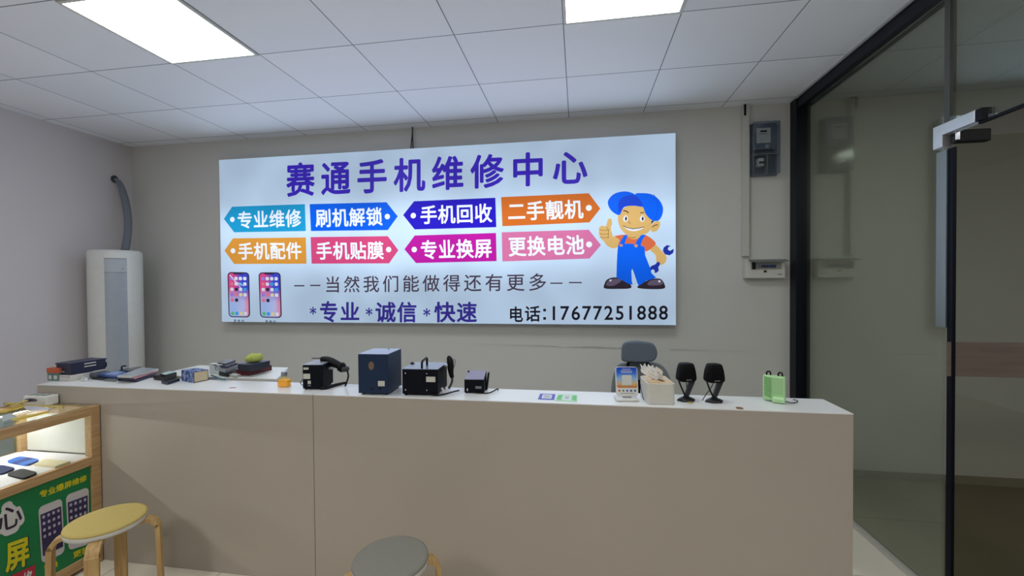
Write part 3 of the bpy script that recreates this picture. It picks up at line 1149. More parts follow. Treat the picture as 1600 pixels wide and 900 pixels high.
MB().lathe([(0.0, -0.014), (0.018, -0.012), (0.0235, 0.0), (0.018, 0.012), (0.0, 0.014)], (0.142, 0.008, 0.092), 18).build('rear_cap', mat('dark grey rubber', (52, 54, 60), 0.6), hgo)
MB().tube([(0.155, 0.0, 0.09), (0.166, -0.01, 0.06), (0.162, -0.02, 0.03), (0.152, -0.02, 0.006)], 0.0045, 8).build('gun_cable', black_rub, hgo)
MB().box((0.064, 0.02, 0.096), (0.024, 0.03, 0.012), bev=0.002).build('gun_holder', steel, s1)
MB().tube([(0.045, -0.075, 0.008), (0.07, -0.06, 0.008), (0.085, -0.02, 0.008), (0.115, 0.03, 0.008), (0.135, 0.05, 0.008)], [0.006, 0.009, 0.009, 0.007, 0.006], 10).build('air_hose', black_rub, s1)
MB().tube([(-0.052, -0.02, 0.05), (-0.07, -0.03, 0.045), (-0.075, -0.045, 0.03), (-0.053, -0.06, 0.02)], 0.002, 6).build('mains_lead', black_rub, s1)

# --- tall blue box
bl = thing('power_supply', 'tall dark blue metal box with oval emblem on the front', 'power supply', (-0.945, -1.537, CT), R(2.5))
blue_mt = mat('dark blue enamel', (20, 44, 76), 0.45, spec=0.3)
MB().box((0, 0, 0.1055), (0.155, 0.18, 0.195), bev=0.002).build('case', blue_mt, bl)
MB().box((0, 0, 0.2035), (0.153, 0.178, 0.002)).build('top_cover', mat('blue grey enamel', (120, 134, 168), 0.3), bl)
em = MB()
em.lathe([(0.0128, 0), (0.0145, 0), (0.0145, 0.002), (0.0128, 0.002), (0.0128, 0)], n=28)
em.bm.transform(Matrix.Translation((-0.008, -0.0905, 0.146)) @ Matrix.Rotation(R(90), 4, 'X') @ Matrix.Diagonal((1, 1.45, 1, 1)))
em.prism([(-0.008, 0.160), (-0.003, 0.144), (-0.001, 0.132), (-0.008, 0.130), (-0.015, 0.132), (-0.013, 0.144)], -0.0925, -0.0895, 'y')
em.build('emblem', mat('bronze emblem', (128, 104, 84), 0.5), bl)
MB().box((0.043, -0.091, 0.058), (0.034, 0.002, 0.026)).build('label', label_w, bl)
for x in (-0.006, 0.035):
    h = MB()
    h.lathe([(0.001, 0), (0.006, 0), (0.006, 0.002), (0.001, 0.002)], n=14)
    h.bm.transform(Matrix.Translation((x, -0.0895, 0.032)) @ Matrix.Rotation(R(90), 4, 'X'))
    h.build('socket', black_pl, bl)
for x in (-0.06, 0.06):
    for y in (-0.07, 0.07):
        MB().lathe([(0.008, 0), (0.008, 0.009)], (x, y, 0), 12).build('foot', black_rub, bl)
MB().tube([(0.02, 0.06, 0.2045), (0.02, 0.06, 0.208)], 0.003, 8).build('screw', black_pl, bl)

# --- black transformer with handle, gun at its right
tr = thing('rework_station', 'large black hot air station with carrying handle, right of the blue box', 'soldering station', (-0.708, -1.522, CT), R(3))
MB().box((0, 0, 0.069), (0.18, 0.178, 0.122), bev=0.002).build('case', black_mt, tr)
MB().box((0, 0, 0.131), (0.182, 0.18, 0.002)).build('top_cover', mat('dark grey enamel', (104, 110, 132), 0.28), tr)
for x in (-0.073, 0.035):
    for z in (0.028, 0.11):
        sc_ = MB()
        sc_.lathe([(0.0, 0.0025), (0.003, 0.002), (0.004, 0)], n=12)
        sc_.bm.transform(Matrix.Translation((x, -0.0892, z)) @ Matrix.Rotation(R(90), 4, 'X'))
        sc_.build('screw', chrome, tr)
MB().box((0.055, -0.0895, 0.082), (0.046, 0.002, 0.026)).build('label', label_w, tr)
MB().tube([(0.005, -0.07, 0.13), (0.005, -0.07, 0.158), (0.005, -0.062, 0.166), (0.005, 0.005, 0.172), (0.005, 0.014, 0.166), (0.005, 0.014, 0.13)], 0.0055, 10, smooth_path=False).build('handle', black_pl, tr)
MB().lathe([(0.011, 0), (0.011, 0.004), (0.004, 0.010)], (-0.082, 0.04, 0.131), 16).build('top_knob', black_pl, tr)
for x in (-0.075, 0.075):
    for y in (-0.075, 0.075):
        MB().lathe([(0.009, 0), (0.009, 0.009)], (x, y, 0), 12).build('foot', black_rub, tr)
gn = MB()
gn.tube([(0.112, 0.05, 0.175), (0.113, 0.05, 0.165), (0.118, 0.05, 0.145), (0.12, 0.05, 0.115), (0.122, 0.05, 0.085), (0.128, 0.05, 0.06)], [0.004, 0.013, 0.0175, 0.017, 0.013, 0.010], 12)
gno = gn.build('hot_air_gun', black_pl, tr)
MB().box((0.098, 0.05, 0.125), (0.02, 0.03, 0.012), bev=0.002).build('gun_holder', steel, tr)
MB().tube([(0.128, 0.05, 0.062), (0.128, 0.045, 0.04), (0.12, 0.04, 0.02), (0.112, 0.035, 0.006)], 0.006, 8).build('gun_hose', mat('grey hose', (66, 70, 76), 0.6), gno)
MB().tube([(0.126, 0.06, 0.15), (0.14, 0.065, 0.15), (0.138, 0.065, 0.12), (0.125, 0.06, 0.1)], 0.0015, 6).build('hanging_wire', black_rub, gno)
MB().box((0.108, -0.055, 0.020), (0.010, 0.004, 0.03), rz=0.5, ry=-0.5).build('white_tag', white_pl, tr)
MB().tube([(0.06, -0.094, 0.009), (0.09, -0.096, 0.007), (0.125, -0.07, 0.007), (0.155, -0.03, 0.008), (0.182, -0.02, 0.012)], 0.004, 8).build('mains_cable', black_rub, tr)

# --- small soldering station, sloping top
ss = thing('soldering_station', 'small black soldering station with sloping top, rightmost of the bench machines', 'soldering station', (-0.452, -1.486, CT), R(4))
sc_ = MB()
sc_.prism([(-0.048, 0.004), (0.048, 0.004), (0.048, 0.093), (-0.048, 0.068)], -0.05, 0.05, 'x', 0.002)
sc_.build('case', black_mt, ss)
tp = MB()
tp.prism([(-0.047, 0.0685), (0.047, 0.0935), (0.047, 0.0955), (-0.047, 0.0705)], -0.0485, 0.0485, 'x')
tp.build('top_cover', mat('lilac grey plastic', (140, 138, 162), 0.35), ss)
MB().box((0.022, -0.0485, 0.03), (0.03, 0.002, 0.012)).build('socket_plate', grey_pl, ss)
MB().box((-0.034, -0.0485, 0.018), (0.005, 0.003, 0.012)).build('fuse_cap', white_pl, ss)
MB().lathe([(0.005, 0), (0.004, 0.008)], (-0.042, 0.03, 0.09), 10).build('knob', black_pl, ss)
for x in (-0.04, 0.04):
    for y in (-0.04, 0.04):
        MB().lathe([(0.005, 0), (0.005, 0.005)], (x, y, 0), 10).build('foot', black_rub, ss)
MB().box((0.058, 0.03, 0.045), (0.008, 0.03, 0.09), bev=0.002, ry=0.12).build('iron_holder', black_pl, ss)
MB().tube([(0.0, -0.05, 0.006), (0.045, -0.056, 0.004), (0.075, -0.05, 0.004), (0.095, -0.02, 0.006), (0.112, 0.0, 0.012), (0.116, -0.005, 0.005)], 0.003, 8).build('mains_cable', black_rub, ss)

# --- amber bottle
bt = thing('bottle', 'small clear bottle of amber liquid with silver cap on the counter', 'bottle', (-1.509, -1.522, CT))
amb = mat('amber liquid', (250, 190, 20), 0.2, var=0.1, emit=0.15)
b = MB()
b.prism([(x, y) for x, y in rrect(0.060, 0.036, 0.012)], 0.003, 0.036)
b.build('liquid', amb, bt)
b = MB()
b.prism([(x, y) for x, y in rrect(0.066, 0.042, 0.016)], 0, 0.044, bev=0.004)
b.lathe([(0.02, 0.043), (0.013, 0.053), (0.0115, 0.06)], n=24)
bo = b.build('glass_body', glass('yellow tinged glass', (252, 236, 190), 0.08), bt)
MB().lathe([(0.015, 0.058), (0.016, 0.060), (0.016, 0.078), (0.014, 0.081)], n=28).build('cap', mat('grey cap', (140, 146, 152), 0.3, 0.5), bt)

# brown knob behind the bottle
kb = MB().lathe([(0.006, 0), (0.014, 0.004), (0.016, 0.012), (0.012, 0.022), (0.004, 0.025)], n=20).build('brown_knob', mat('brown resin', (92, 62, 40), 0.5), loc=(-1.585, -1.452, CT))
tag(kb, 'small brown rounded knob just behind the amber bottle', 'knob')

# --- payment stand
ps = thing('payment_stand', 'white payment code stand with blue city picture, left of the tissue box', 'payment stand', (0.293, -1.575, CT), R(6))
MB().box((0, 0.02, 0.007), (0.104, 0.075, 0.013), bev=0.004).build('base', white_pl, ps)
pn = MB()
pn.prism([(x, y) for x, y in rrect(0.102, 0.135, 0.014)], -0.004, 0.004, 'y', 0.001)
TILT = Matrix.Translation((0, 0.012, 0.088)) @ Matrix.Rotation(R(-10), 4, 'X')
pn.bm.transform(TILT)
pno = pn.build('panel', white_pl, ps)
MB().box((0, 0.008, 0.02), (0.04, 0.016, 0.02), bev=0.004).build('neck', mat('grey neck', (160, 162, 166), 0.4), ps)


def flat(pts, k):
    mb_ = MB()
    mb_.poly([(x, -0.004 - 0.0006 * k, z) for x, z in pts])
    mb_.bm.transform(TILT)
    return mb_


def grad_mat():
    mt = bpy.data.materials.new('city dusk print')
    mt.use_nodes = True
    nt = mt.node_tree
    N, L = nt.nodes, nt.links
    tc = N.new('ShaderNodeTexCoord')
    sx = N.new('ShaderNodeSeparateXYZ')
    L.new(tc.outputs['Object'], sx.inputs[0])
    nz = N.new('ShaderNodeTexNoise')
    nz.inputs['Scale'].default_value = 90
    L.new(tc.outputs['Object'], nz.inputs['Vector'])
    ad = N.new('ShaderNodeMath')
    ad.operation = 'MULTIPLY_ADD'
    ad.inputs[1].default_value = 0.025
    L.new(nz.outputs['Fac'], ad.inputs[0])
    L.new(sx.outputs['Z'], ad.inputs[2])
    mr = N.new('ShaderNodeMapRange')
    mr.inputs[1].default_value = 0.055
    mr.inputs[2].default_value = 0.168
    L.new(ad.outputs[0], mr.inputs[0])
    cr = N.new('ShaderNodeValToRGB')
    e = cr.color_ramp.elements
    e[0].position, e[0].color = 0.0, lin((96, 34, 30))
    e[1].position, e[1].color = 1.0, lin((22, 60, 190))
    for p, c in ((0.14, (190, 96, 40)), (0.3, (214, 180, 120)), (0.5, (150, 190, 226)), (0.75, (40, 110, 220))):
        el = cr.color_ramp.elements.new(p)
        el.color = lin(c)
    L.new(mr.outputs[0], cr.inputs[0])
    L.new(cr.outputs[0], N['Principled BSDF'].inputs['Base Color'])
    N['Principled BSDF'].inputs['Roughness'].default_value = 0.25
    return mt


pic = flat([(x, z + 0.018) for x, z in rrect(0.095, 0.094, 0.008)], 1).build('city_picture', grad_mat(), pno)
flat([(x, z + 0.006) for x, z in rrect(0.046, 0.046, 0.003)], 2).build('blank_square', mat('pale square', (205, 208, 205), 0.5), pic)
tx = MB()
for j, (z, w_) in enumerate(((0.056, 0.04), (0.048, 0.056), (0.0415, 0.05))):
    n_ = 9
    for i in range(n_):
        x = -w_ / 2 + w_ * (i + 0.5) / n_
        h_ = 0.0016
        tx.poly([(x - w_ / n_ * .35, -0.0056, z - h_), (x + w_ / n_ * .35, -0.0056, z - h_), (x + w_ / n_ * .35, -0.0056, z + h_), (x - w_ / n_ * .35, -0.0056, z + h_)])
tx.bm.transform(TILT)
tx.build('small_print', white_pl, pic)
for i, c in enumerate(((200, 60, 50), (60, 150, 80), (50, 90, 200), (60, 60, 160), (40, 120, 130))):
    flat([(x - 0.036 + i * 0.018, z - 0.042) for x, z in rrect(0.009, 0.009, 0.003)], 1).build('pay_icon', mat('icon%d' % i, c, 0.5), pno)
flat([(-0.032, -0.055), (0.032, -0.055), (0.032, -0.053), (-0.032, -0.053)], 1).build('print_line', grey_pl, pno)

# --- tissue box
tb_ = thing('tissue_box', 'white rectangular tissue box with wooden lid and a tissue sticking out', 'tissue box', (0.432, -1.536, CT), R(4))
b = MB()
b.prism([(x, y) for x, y in rrect(0.122, 0.165, 0.016)], 0, 0.094, bev=0.002)
b.build('box', mat('ivory plastic', (212, 210, 202), 0.4), tb_)
b = MB()
b.prism([(x, y) for x, y in rrect(0.11, 0.152, 0.012)], 0.0935, 0.0965)
lo = b.build('wooden_lid', wood_mat('bamboo lid', (196, 168, 128), (214, 188, 148), axis=0), tb_)
MB().box((0.004, 0.0, 0.0968), (0.014, 0.1, 0.002), rz=R(18)).build('slot', mat('slot shadow', (96, 78, 58), 0.8), lo)
ti = MB()
rows = 9
prev = None
for j in range(rows):
    t = j / (rows - 1)
    ring = []
    for i in range(15):
        s = i / 14 - 0.5
        wdt = 0.036 + 0.044 * math.sin(min(1, t * 1.5) * PI / 2) - 0.02 * t * t
        x = -0.045 * t + s * wdt * 1.25 + 0.006 * math.sin(9 * t + i)
        y = 0.004 * math.sin(i * 1.7) + 0.012 * t * math.sin(i * 1.1 + 2) - 0.012 * t
        z = 0.096 + 0.072 * t + (0.011 * math.sin(i * 1.9 + 0.5) * t ** 2) - 0.028 * t * abs(s + .3) * (1 if s < -.1 else 0.6)
        ring.append(ti.bm.verts.new((x, y - 0.01, z)))
    if prev:
        for i in range(14):
            f = ti.bm.faces.new((prev[i], prev[i + 1], ring[i + 1], ring[i]))
            f.smooth = True
    prev = ring
ti.build('tissue', mat('white tissue', (252, 252, 250), 0.9), tb_)
MB().tube([(-0.061, 0.06, 0.055), (-0.068, 0.03, 0.05), (-0.07, -0.01, 0.03), (-0.066, -0.03, 0.005)], 0.0018, 6).build('trailing_wire', black_rub, tb_)


# --- two desk speakers
def speaker(x, y, rz, label):
    t = thing('desk_speaker', label, 'speaker', (x, y, CT), rz, 'pair of black desk speakers')
    bd = MB()
    sec = [(0.088, 0.074, 0.05), (0.095, 0.084, 0.055), (0.115, 0.083, 0.058), (0.145, 0.076, 0.055), (0.168, 0.066, 0.048), (0.176, 0.06, 0.04)]
    rings = []
    for z, w_, d in sec:
        rings.append([bd.bm.verts.new((px, py * 1.0, z + (0.006 * abs(px / w_ * 2) if z < 0.1 else -0.003 * abs(px / w_ * 2)))) for px, py in rrect(w_, d, 0.014)])
    for a, b2 in zip(rings, rings[1:]):
        for k in range(len(a)):
            f = bd.bm.faces.new((a[k], a[(k + 1) % len(a)], b2[(k + 1) % len(a)], b2[k]))
            f.smooth = True
    bd.bm.faces.new(rings[0][::-1])
    bd.bm.faces.new(rings[-1])
    bo_ = bd.build('cabinet', mat('speaker black', (5, 5, 8), 0.6, spec=0.15), t)
    MB().box((0.0, -0.0285, 0.102), (0.024, 0.002, 0.004)).build('badge', mat('badge grey', (120, 120, 125), 0.4), bo_)
    MB().tube([(-0.034, 0.0, 0.094), (-0.024, 0.0, 0.065), (-0.004, 0.0, 0.022)], 0.0038, 8).build('thin_arm', black_pl, t)
    ar = MB()
    ar.prism([(0.016, 0.096), (0.040, 0.096), (0.038, 0.084), (0.012, 0.024), (-0.006, 0.024)], -0.008, 0.008, 'y', 0.002)
    ar.build('stand_arm', mat('dark grey arm', (40, 42, 46), 0.4), t)
    ba = MB()
    prof = [(0.043, 0.0), (0.043, 0.005), (0.03, 0.012), (0.016, 0.018), (0.010, 0.026)]
    ba.lathe(prof, n=6)
    ba.bm.transform(Matrix.Diagonal((1, 0.75, 1, 1)))
    ba.build('base', mat('speaker base', (26, 26, 30), 0.4), t)
    return t


sp1 = speaker(0.563, -1.535, R(12), 'black desk speaker beside the tissue box')
MB().tube([(0.0, 0.0, 0.09), (0.006, 0.006, 0.06), (0.016, 0.01, 0.035)], 0.0018, 6).build('wire', black_rub, sp1)
sp2 = speaker(0.684, -1.54, R(12), 'black desk speaker with trailing wire, farther from the tissue box')
MB().tube([(0.0, 0.0, 0.09), (-0.012, 0.004, 0.065), (-0.035, 0.008, 0.03), (-0.05, 0.01, 0.004)], 0.0018, 6).build('wire', black_rub, sp2)

# --- mint green vented gadget
gr_ = thing('mint_gadget', 'mint green vented plastic gadget with two black hooks at the right end of the counter', 'gadget', (0.957, -1.497, CT), R(-30))
mint = mat('mint plastic', (182, 226, 168), 0.35, var=0.04)
mint_d = mat('mint shade', (112, 178, 104), 0.4)
MB().box((0, 0, 0.061), (0.088, 0.034, 0.115), bev=0.006).build('shell', mint, gr_)
MB().box((0.02, -0.024, 0.014), (0.052, 0.03, 0.026), bev=0.009, seg=3).build('foot_block', mint, gr_)
MB().box((0.014, -0.0175, 0.075), (0.044, 0.003, 0.075), bev=0.001).build('face_panel', mat('mint panel', (164, 208, 150), 0.4), gr_)
for k in range(9):
    MB().box((-0.024, -0.019, 0.026 + k * 0.0105), (0.030, 0.006, 0.0035), ry=R(16), bev=0.0008).build('vent_fin', mint_d, gr_)
for x in (-0.022, 0.024):
    MB().tube([(x - 0.008, 0, 0.118), (x - 0.008, 0, 0.128), (x - 0.002, 0, 0.135), (x + 0.006, 0, 0.132), (x + 0.008, 0, 0.119)], 0.0035, 8).build('hook', black_pl, gr_)
MB().tube([(0.046, -0.02, 0.012), (0.056, -0.018, 0.01), (0.068, -0.008, 0.006), (0.085, 0.005, 0.008), (0.088, 0.02, 0.012), (0.07, 0.025, 0.014)], 0.002, 6).build('power_lead', black_rub, gr_)


# --- payment cards
def card(px, rgb, label, wings):
    pts = [T(*p) for p in px]
    c = sum(pts, Vector()) / 4
    t = thing('payment_card', label, 'card', (c.x, c.y, CT), 0, 'payment cards stuck on the counter')
    b_ = MB()
    b_.prism([(p.x, p.y) for p in pts], CT, CT + 0.0008)
    b_.build('sheet', mat(label[:12], rgb, 0.5), t, world=True)

    def lerp(s, v):
        return (pts[0] * (1 - s) + pts[1] * s) * (1 - v) + (pts[3] * (1 - s) + pts[2] * s) * v
    i_ = MB()
    a, b2 = (0.2, 0.8) if not wings else (0.32, 0.68)
    i_.poly([(lerp(s, v).x, lerp(s, v).y, CT + 0.0012) for s, v in ((a, .16), (b2, .16), (b2, .84), (a, .84))])
    i_.build('blank_panel', mat('card white', (222, 226, 232), 0.5), t, world=True)
    i_ = MB()
    i_.poly([(lerp(s, v).x, lerp(s, v).y, CT + 0.0015) for s, v in ((a + .08, .3), (b2 - .08, .3), (b2 - .08, .7), (a + .08, .7))])
    i_.build('faded_square', mat('card faded', (176, 184, 190), 0.6), t, world=True)
    if wings:
        for s0, s1 in ((0.04, 0.24), (0.76, 0.96)):
            w_ = MB()
            w_.poly([(lerp(s, v).x, lerp(s, v).y, CT + 0.0012) for s, v in ((s0, .2), (s1, .1), (s1, .5), (s1, .9), (s0, .8))])
            w_.build('green_flash', mat('leaf green', (96, 196, 110), 0.5), t, world=True)


card([(844, 615.2), (868, 616), (866, 625), (840.5, 624)], (74, 84, 190), 'blue bordered white payment card lying flat on the counter', False)
card([(872, 616), (902, 617), (902, 628), (867.5, 626.5)], (176, 220, 182), 'pale green payment card lying flat beside the blue one', True)

# --- coins / brown discs
for (u, v), lab, r_, rgb in (((1155.5, 638), 'brown flat disc at the counter edge, right of the speakers', 0.015, (130, 100, 66)), ((1078.5, 629.3), 'pale brass ring in front of the first speaker', 0.014, (196, 172, 120))):
    p = T(u, v)
    d_ = MB()
    if rgb[0] < 150:
        d_.lathe([(r_, 0), (r_, 0.002), (r_ * .9, 0.003)], n=24)
    else:
        d_.lathe([(r_ * .7, 0), (r_, 0), (r_, 0.002), (r_ * .7, 0.002)], n=24)
    tag(d_.build('felt_disc' if rgb[0] < 150 else 'brass_ring', mat(lab[:10], rgb, 0.5), loc=(p.x, p.y, CT)), lab, 'disc' if rgb[0] < 150 else 'ring')
p = T(363, 606.3)
rs = MB().prism([(-0.018, -0.004), (0.018, 0.004), (0.016, 0.010), (-0.012, 0.006)], 0, 0.002)
tag(rs.build('paper_scrap', mat('rusty scrap', (176, 120, 104), 0.7), loc=(p.x, p.y, CT)), 'small rust coloured scrap near the counter front edge', 'scrap')


# ------------------------------------------------------------------ boxes placed on known planes
def edge_frame(p0, p1, z):
    A, B = T(*p0, z), T(*p1, z)
    d = B - A
    rz = math.atan2(d.y, d.x)
    return A, B, d.length, rz


def carton(name, label, cat, p0, p1, z, depth, h, m_, parts=(), group=None, bev=0.002):
    A, B, L_, rz = edge_frame(p0, p1, z)
    n_ = Vector((-math.sin(rz), math.cos(rz), 0))
    c = (A + B) / 2 + n_ * depth / 2
    t = thing(name, label, cat, (c.x, c.y, z), rz, group)
    MB().box((0, 0, h / 2), (L_, depth, h), bev=bev).build('box', m_, t)
    for pn_, (x, y, zz), s, pm in parts:
        MB().box((x * L_, y * depth, zz * h), (s[0] * L_, s[1] * depth, s[2] * h), bev=0.0005).build(pn_, pm, t)
    return t


orange = mat('orange card', (186, 92, 58), 0.6)
teal = mat('teal card', (86, 120, 124), 0.6)
carton('small_box', 'small teal box with orange lid at the left end of the counter', 'box', (74, 594.8), (92, 595.2), CT, 0.03, 0.045, teal,
       [('lid', (0, 0, 1.32), (1.06, 1.06, 0.65), orange), ('window', (-.25, -.5, .45), (.25, .04, .5), label_w), ('window', (.2, -.5, .45), (.3, .04, .5), label_w)])
navy = mat('navy plastic', (28, 32, 58), 0.4)
C0 = Vector((-2.857, -1.556, CT + 0.0335))
t = thing('equipment_case', 'long dark navy case with two pale stripes at the left of the counter', 'case', C0, R(-3))
MB().box((-0.06, 0.09, 0.031), (0.118, 0.178, 0.060), bev=0.003).build('body', navy, t)
MB().box((-0.06, 0.09, 0.0645), (0.124, 0.184, 0.008), bev=0.002).build('lid', mat('navy lid', (34, 38, 70), 0.35), t)
for zz_ in (0.054, 0.037):
    MB().box((-0.0005, 0.095, zz_), (0.002, 0.06, 0.006)).build('stripe', label_w, t)
MB().box((-0.06, -0.0008, 0.018), (0.02, 0.002, 0.010)).build('socket', grey_pl, t)
MB().box((-0.03, 0.181, 0.028), (0.06, 0.006, 0.03), bev=0.002).build('end_cap', black_pl, t)
wc = thing('white_carton', 'flat white carton under the long navy case', 'box', (-2.915, -1.50, CT))
MB().box((0, 0, 0.0165), (0.118, 0.125, 0.032), bev=0.002).build('box', mat('white card', (206, 202, 196), 0.6), wc)
MB().box((0, -0.063, 0.024), (0.118, 0.0015, 0.002)).build('flap_seam', grey_pl, wc)


def slab(name, label, cat, px, z, th, m_, group=None, screen=None, inset=0.08, extra=None):
    """flat thing whose top outline is the photo's px polygon on the plane z"""
    P = [T(u, v, z) for u, v in px]
    c = sum(P, Vector()) / len(P)
    t = thing(name, label, cat, (c.x, c.y, z - th), 0, group)
    b_ = MB()
    b_.prism([(p.x, p.y) for p in P], z - th, z)
    b_.build('body', m_, t, world=True)
    if screen is not None:
        s_ = MB()
        s_.poly([(c.x + (p.x - c.x) * (1 - inset), c.y + (p.y - c.y) * (1 - inset), z + 0.0006) for p in P])
        s_.build('screen', screen, t, world=True)
    return t


scr_dark = mat('dark screen', (30, 34, 46), 0.12)
scr_grey = mat('grey screen', (96, 102, 116), 0.2)
ph_black = mat('phone black', (18, 19, 26), 0.3)
ph_navy = mat('phone navy', (24, 28, 62), 0.3)
ph_silver = mat('phone silver', (150, 154, 158), 0.3, 0.3)
ph_white = mat('phone white', (196, 196, 192), 0.35)
ph_blue = mat('phone blue', (62, 92, 160), 0.25)
GP = 'phones and tablets in the left counter pile'
# crumpled white bag
bg = MB()
prev = None
P0, P1, P2, P3 = (T(u, v) for u, v in ((125, 595.6), (138, 595.3), (141, 590.6), (128.5, 590.6)))
for j in range(9):
    ring = []
    for i in range(13):
        s, t_ = i / 12, j / 8
        p = (P0 * (1 - s) + P1 * s) * (1 - t_) + (P3 * (1 - s) + P2 * s) * t_
        e_ = math.sin(PI * s) * math.sin(PI * t_)
        h_ = 0.002 + e_ ** .5 * (0.026 + 0.014 * math.sin(i * 2.3 + j * 1.1) * math.cos(j * 1.9 + i * .7))
        ring.append(bg.bm.verts.new((p.x, p.y, CT + max(0.001, h_))))
    if prev:
        for i in range(12):
            bg.bm.faces.new((prev[i], prev[i + 1], ring[i + 1], ring[i]))
    prev = ring
c = (P0 + P1 + P2 + P3) / 4
tag(bg.build('plastic_bag', mat('white crinkled film', (206, 208, 210), 0.25), loc=(c.x, c.y, CT), world=True), 'crumpled white plastic bag in front of the navy case', 'bag')
slab('phone', 'dull grey phone lying beside the right end of the navy case', 'phone', [(140, 583), (166, 577.5), (172, 580), (150, 585.5)], CT + 0.028, 0.027, mat('phone grey', (92, 98, 100), 0.4), GP, scr_grey)
slab('phone', 'black phone at the front of the pile beside the white bag', 'phone', [(143, 589.5), (160, 584.5), (171, 587), (163, 591.5)], CT + 0.012, 0.0115, ph_black, GP, scr_dark)
slab('tablet', 'blue tablet lying between the white bag and the white tablet', 'tablet', [(150, 585), (190, 577.5), (206, 578.5), (182, 588)], CT + 0.024, 0.010, ph_blue, GP, mat('blue gloss', (120, 146, 200), 0.15), 0.25)
slab('phone', 'silver grey phone in a clear case, partly under the blue tablet', 'phone', [(163, 592.8), (175, 588.5), (186, 589.8), (180, 594)], CT + 0.010, 0.0095, mat('smoke case', (104, 108, 108), 0.25), GP)
t = slab('tablet', 'black tablet with ring holder at the back of the pile', 'tablet', [(186, 577.5), (218, 572.5), (228, 574), (200, 580)], CT + 0.03, 0.029, ph_black, GP, scr_dark)
rg = MB()
c0 = T(191, 574, CT + 0.045)
rg.tube([(c0.x - 0.016, c0.y + .01, CT + 0.030), (c0.x - 0.016, c0.y + .01, CT + 0.046), (c0.x, c0.y + .01, CT + 0.052), (c0.x + 0.016, c0.y + .01, CT + 0.052)], 0.004, 8)
rg.build('ring_holder', black_pl, t, world=True)
slab('tablet', 'navy tablet at the bottom front of the pile', 'tablet', [(184, 590.5), (214, 592.5), (245, 582), (214, 580)], CT + 0.018, 0.0175, ph_navy, GP)
slab('phone', 'pink cased phone sandwiched under the white tablet', 'phone', [(202, 588.5), (211, 590), (247, 578.5), (238, 577.5)], CT + 0.030, 0.009, mat('pink case', (186, 130, 136), 0.4), GP)
slab('tablet', 'white tablet face up on top of the pile', 'tablet', [(183, 587.5), (203, 588.5), (248, 576.5), (222, 574)], CT + 0.040, 0.008, ph_white, GP, mat('pale screen', (150, 158, 168), 0.2))
slab('phone', 'black phone in the right stack under the pale screened phone', 'phone', [(240, 587), (256, 589), (276, 583), (262, 581.5)], CT + 0.024, 0.0235, mat('phone brown black', (32, 22, 26), 0.35), GP)
slab('phone', 'small phone with pale bright screen on the right stack', 'phone', [(250, 584), (258, 586), (276, 581.5), (266, 579)], CT + 0.034, 0.008, ph_black, GP, mat('mint screen', (190, 214, 216), 0.2))
slab('phone', 'single black phone lying in front of the right stack beside the patterned box', 'phone', [(252, 595.5), (262, 597.5), (281, 591.5), (270, 590)], CT + 0.014, 0.0135, ph_navy, GP, scr_dark)


def pattern_mat():
    mt = bpy.data.materials.new('blue scribbled card')
    mt.use_nodes = True
    N, L = mt.node_tree.nodes, mt.node_tree.links
    tc = N.new('ShaderNodeTexCoord')
    vz = N.new('ShaderNodeTexNoise')
    vz.inputs['Scale'].default_value = 45
    vz.inputs['Detail'].default_value = 3
    L.new(tc.outputs['Object'], vz.inputs['Vector'])
    cr = N.new('ShaderNodeValToRGB')
    e = cr.color_ramp.elements
    e[0].position, e[0].color = 0.38, lin((34, 48, 110))
    e[1].position, e[1].color = 0.62, lin((150, 168, 206))
    el = cr.color_ramp.elements.new(0.5)
    el.color = lin((78, 104, 160))
    L.new(vz.outputs['Fac'], cr.inputs[0])
    L.new(cr.outputs[0], N['Principled BSDF'].inputs['Base Color'])
    return mt


carton('patterned_box', 'blue patterned carton with cream end left of the bottle', 'box', (283.5, 595), (302.5, 598.5), CT, 0.078, 0.062, pattern_mat(),
       [('cream_end', (.5, 0, .5), (.01, .9, .88), mat('cream card', (206, 190, 156), 0.6)), ('end_border', (.498, 0, .5), (.01, .99, .98), mat('dark border', (52, 50, 66), 0.6))])

# --- white bin behind the counter with its heap
BZ = 0.968
bn = thing('storage_bin', 'white tapered storage bin behind the counter heaped with boxes', 'bin', (-2.05, -1.22, 0))
b = MB()
lo_ = [(-0.28, -0.13), (0.18, -0.13), (0.16, 0.10), (-0.28, 0.10)]
hi_ = [(-0.45, -0.16), (0.385, -0.16), (0.225, 0.155), (-0.45, 0.155)]
V0 = [b.bm.verts.new((x, y, 0.0)) for x, y in lo_]
V1 = [b.bm.verts.new((x, y, BZ - 0.012)) for x, y in hi_]
b.bm.faces.new(V0[::-1])
b.bm.faces.new(V1)
for k in range(4):
    b.bm.faces.new((V0[k], V0[(k + 1) % 4], V1[(k + 1) % 4], V1[k]))
b.build('tub', mat('bin white', (214, 218, 214), 0.45), bn)
MB().prism([(x * 1.0, y) for x, y in hi_], BZ - 0.012, BZ - 0.001, bev=0.002).build('lid', mat('bin lid white', (220, 222, 218), 0.4), bn)
maroon = mat('maroon card', (98, 30, 38), 0.5)
dnavy = mat('dark slate card', (36, 40, 56), 0.5)
carton('flat_box', 'maroon flat box under the dark slate box on the white bin', 'box', (389, 587), (424.5, 578.5), BZ, 0.10, 0.033, maroon, [('lid_edge', (.49, 0, .5), (.03, 1.02, .9), dnavy)])
carton('flat_box', 'dark slate flat box on top of the maroon box', 'box', (391, 580.5), (422, 573.5), BZ + 0.034, 0.10, 0.04, dnavy, [('lid', (0, 0, 0.96), (1.02, 1.02, 0.12), mat('slate lid', (58, 62, 82), 0.45))])
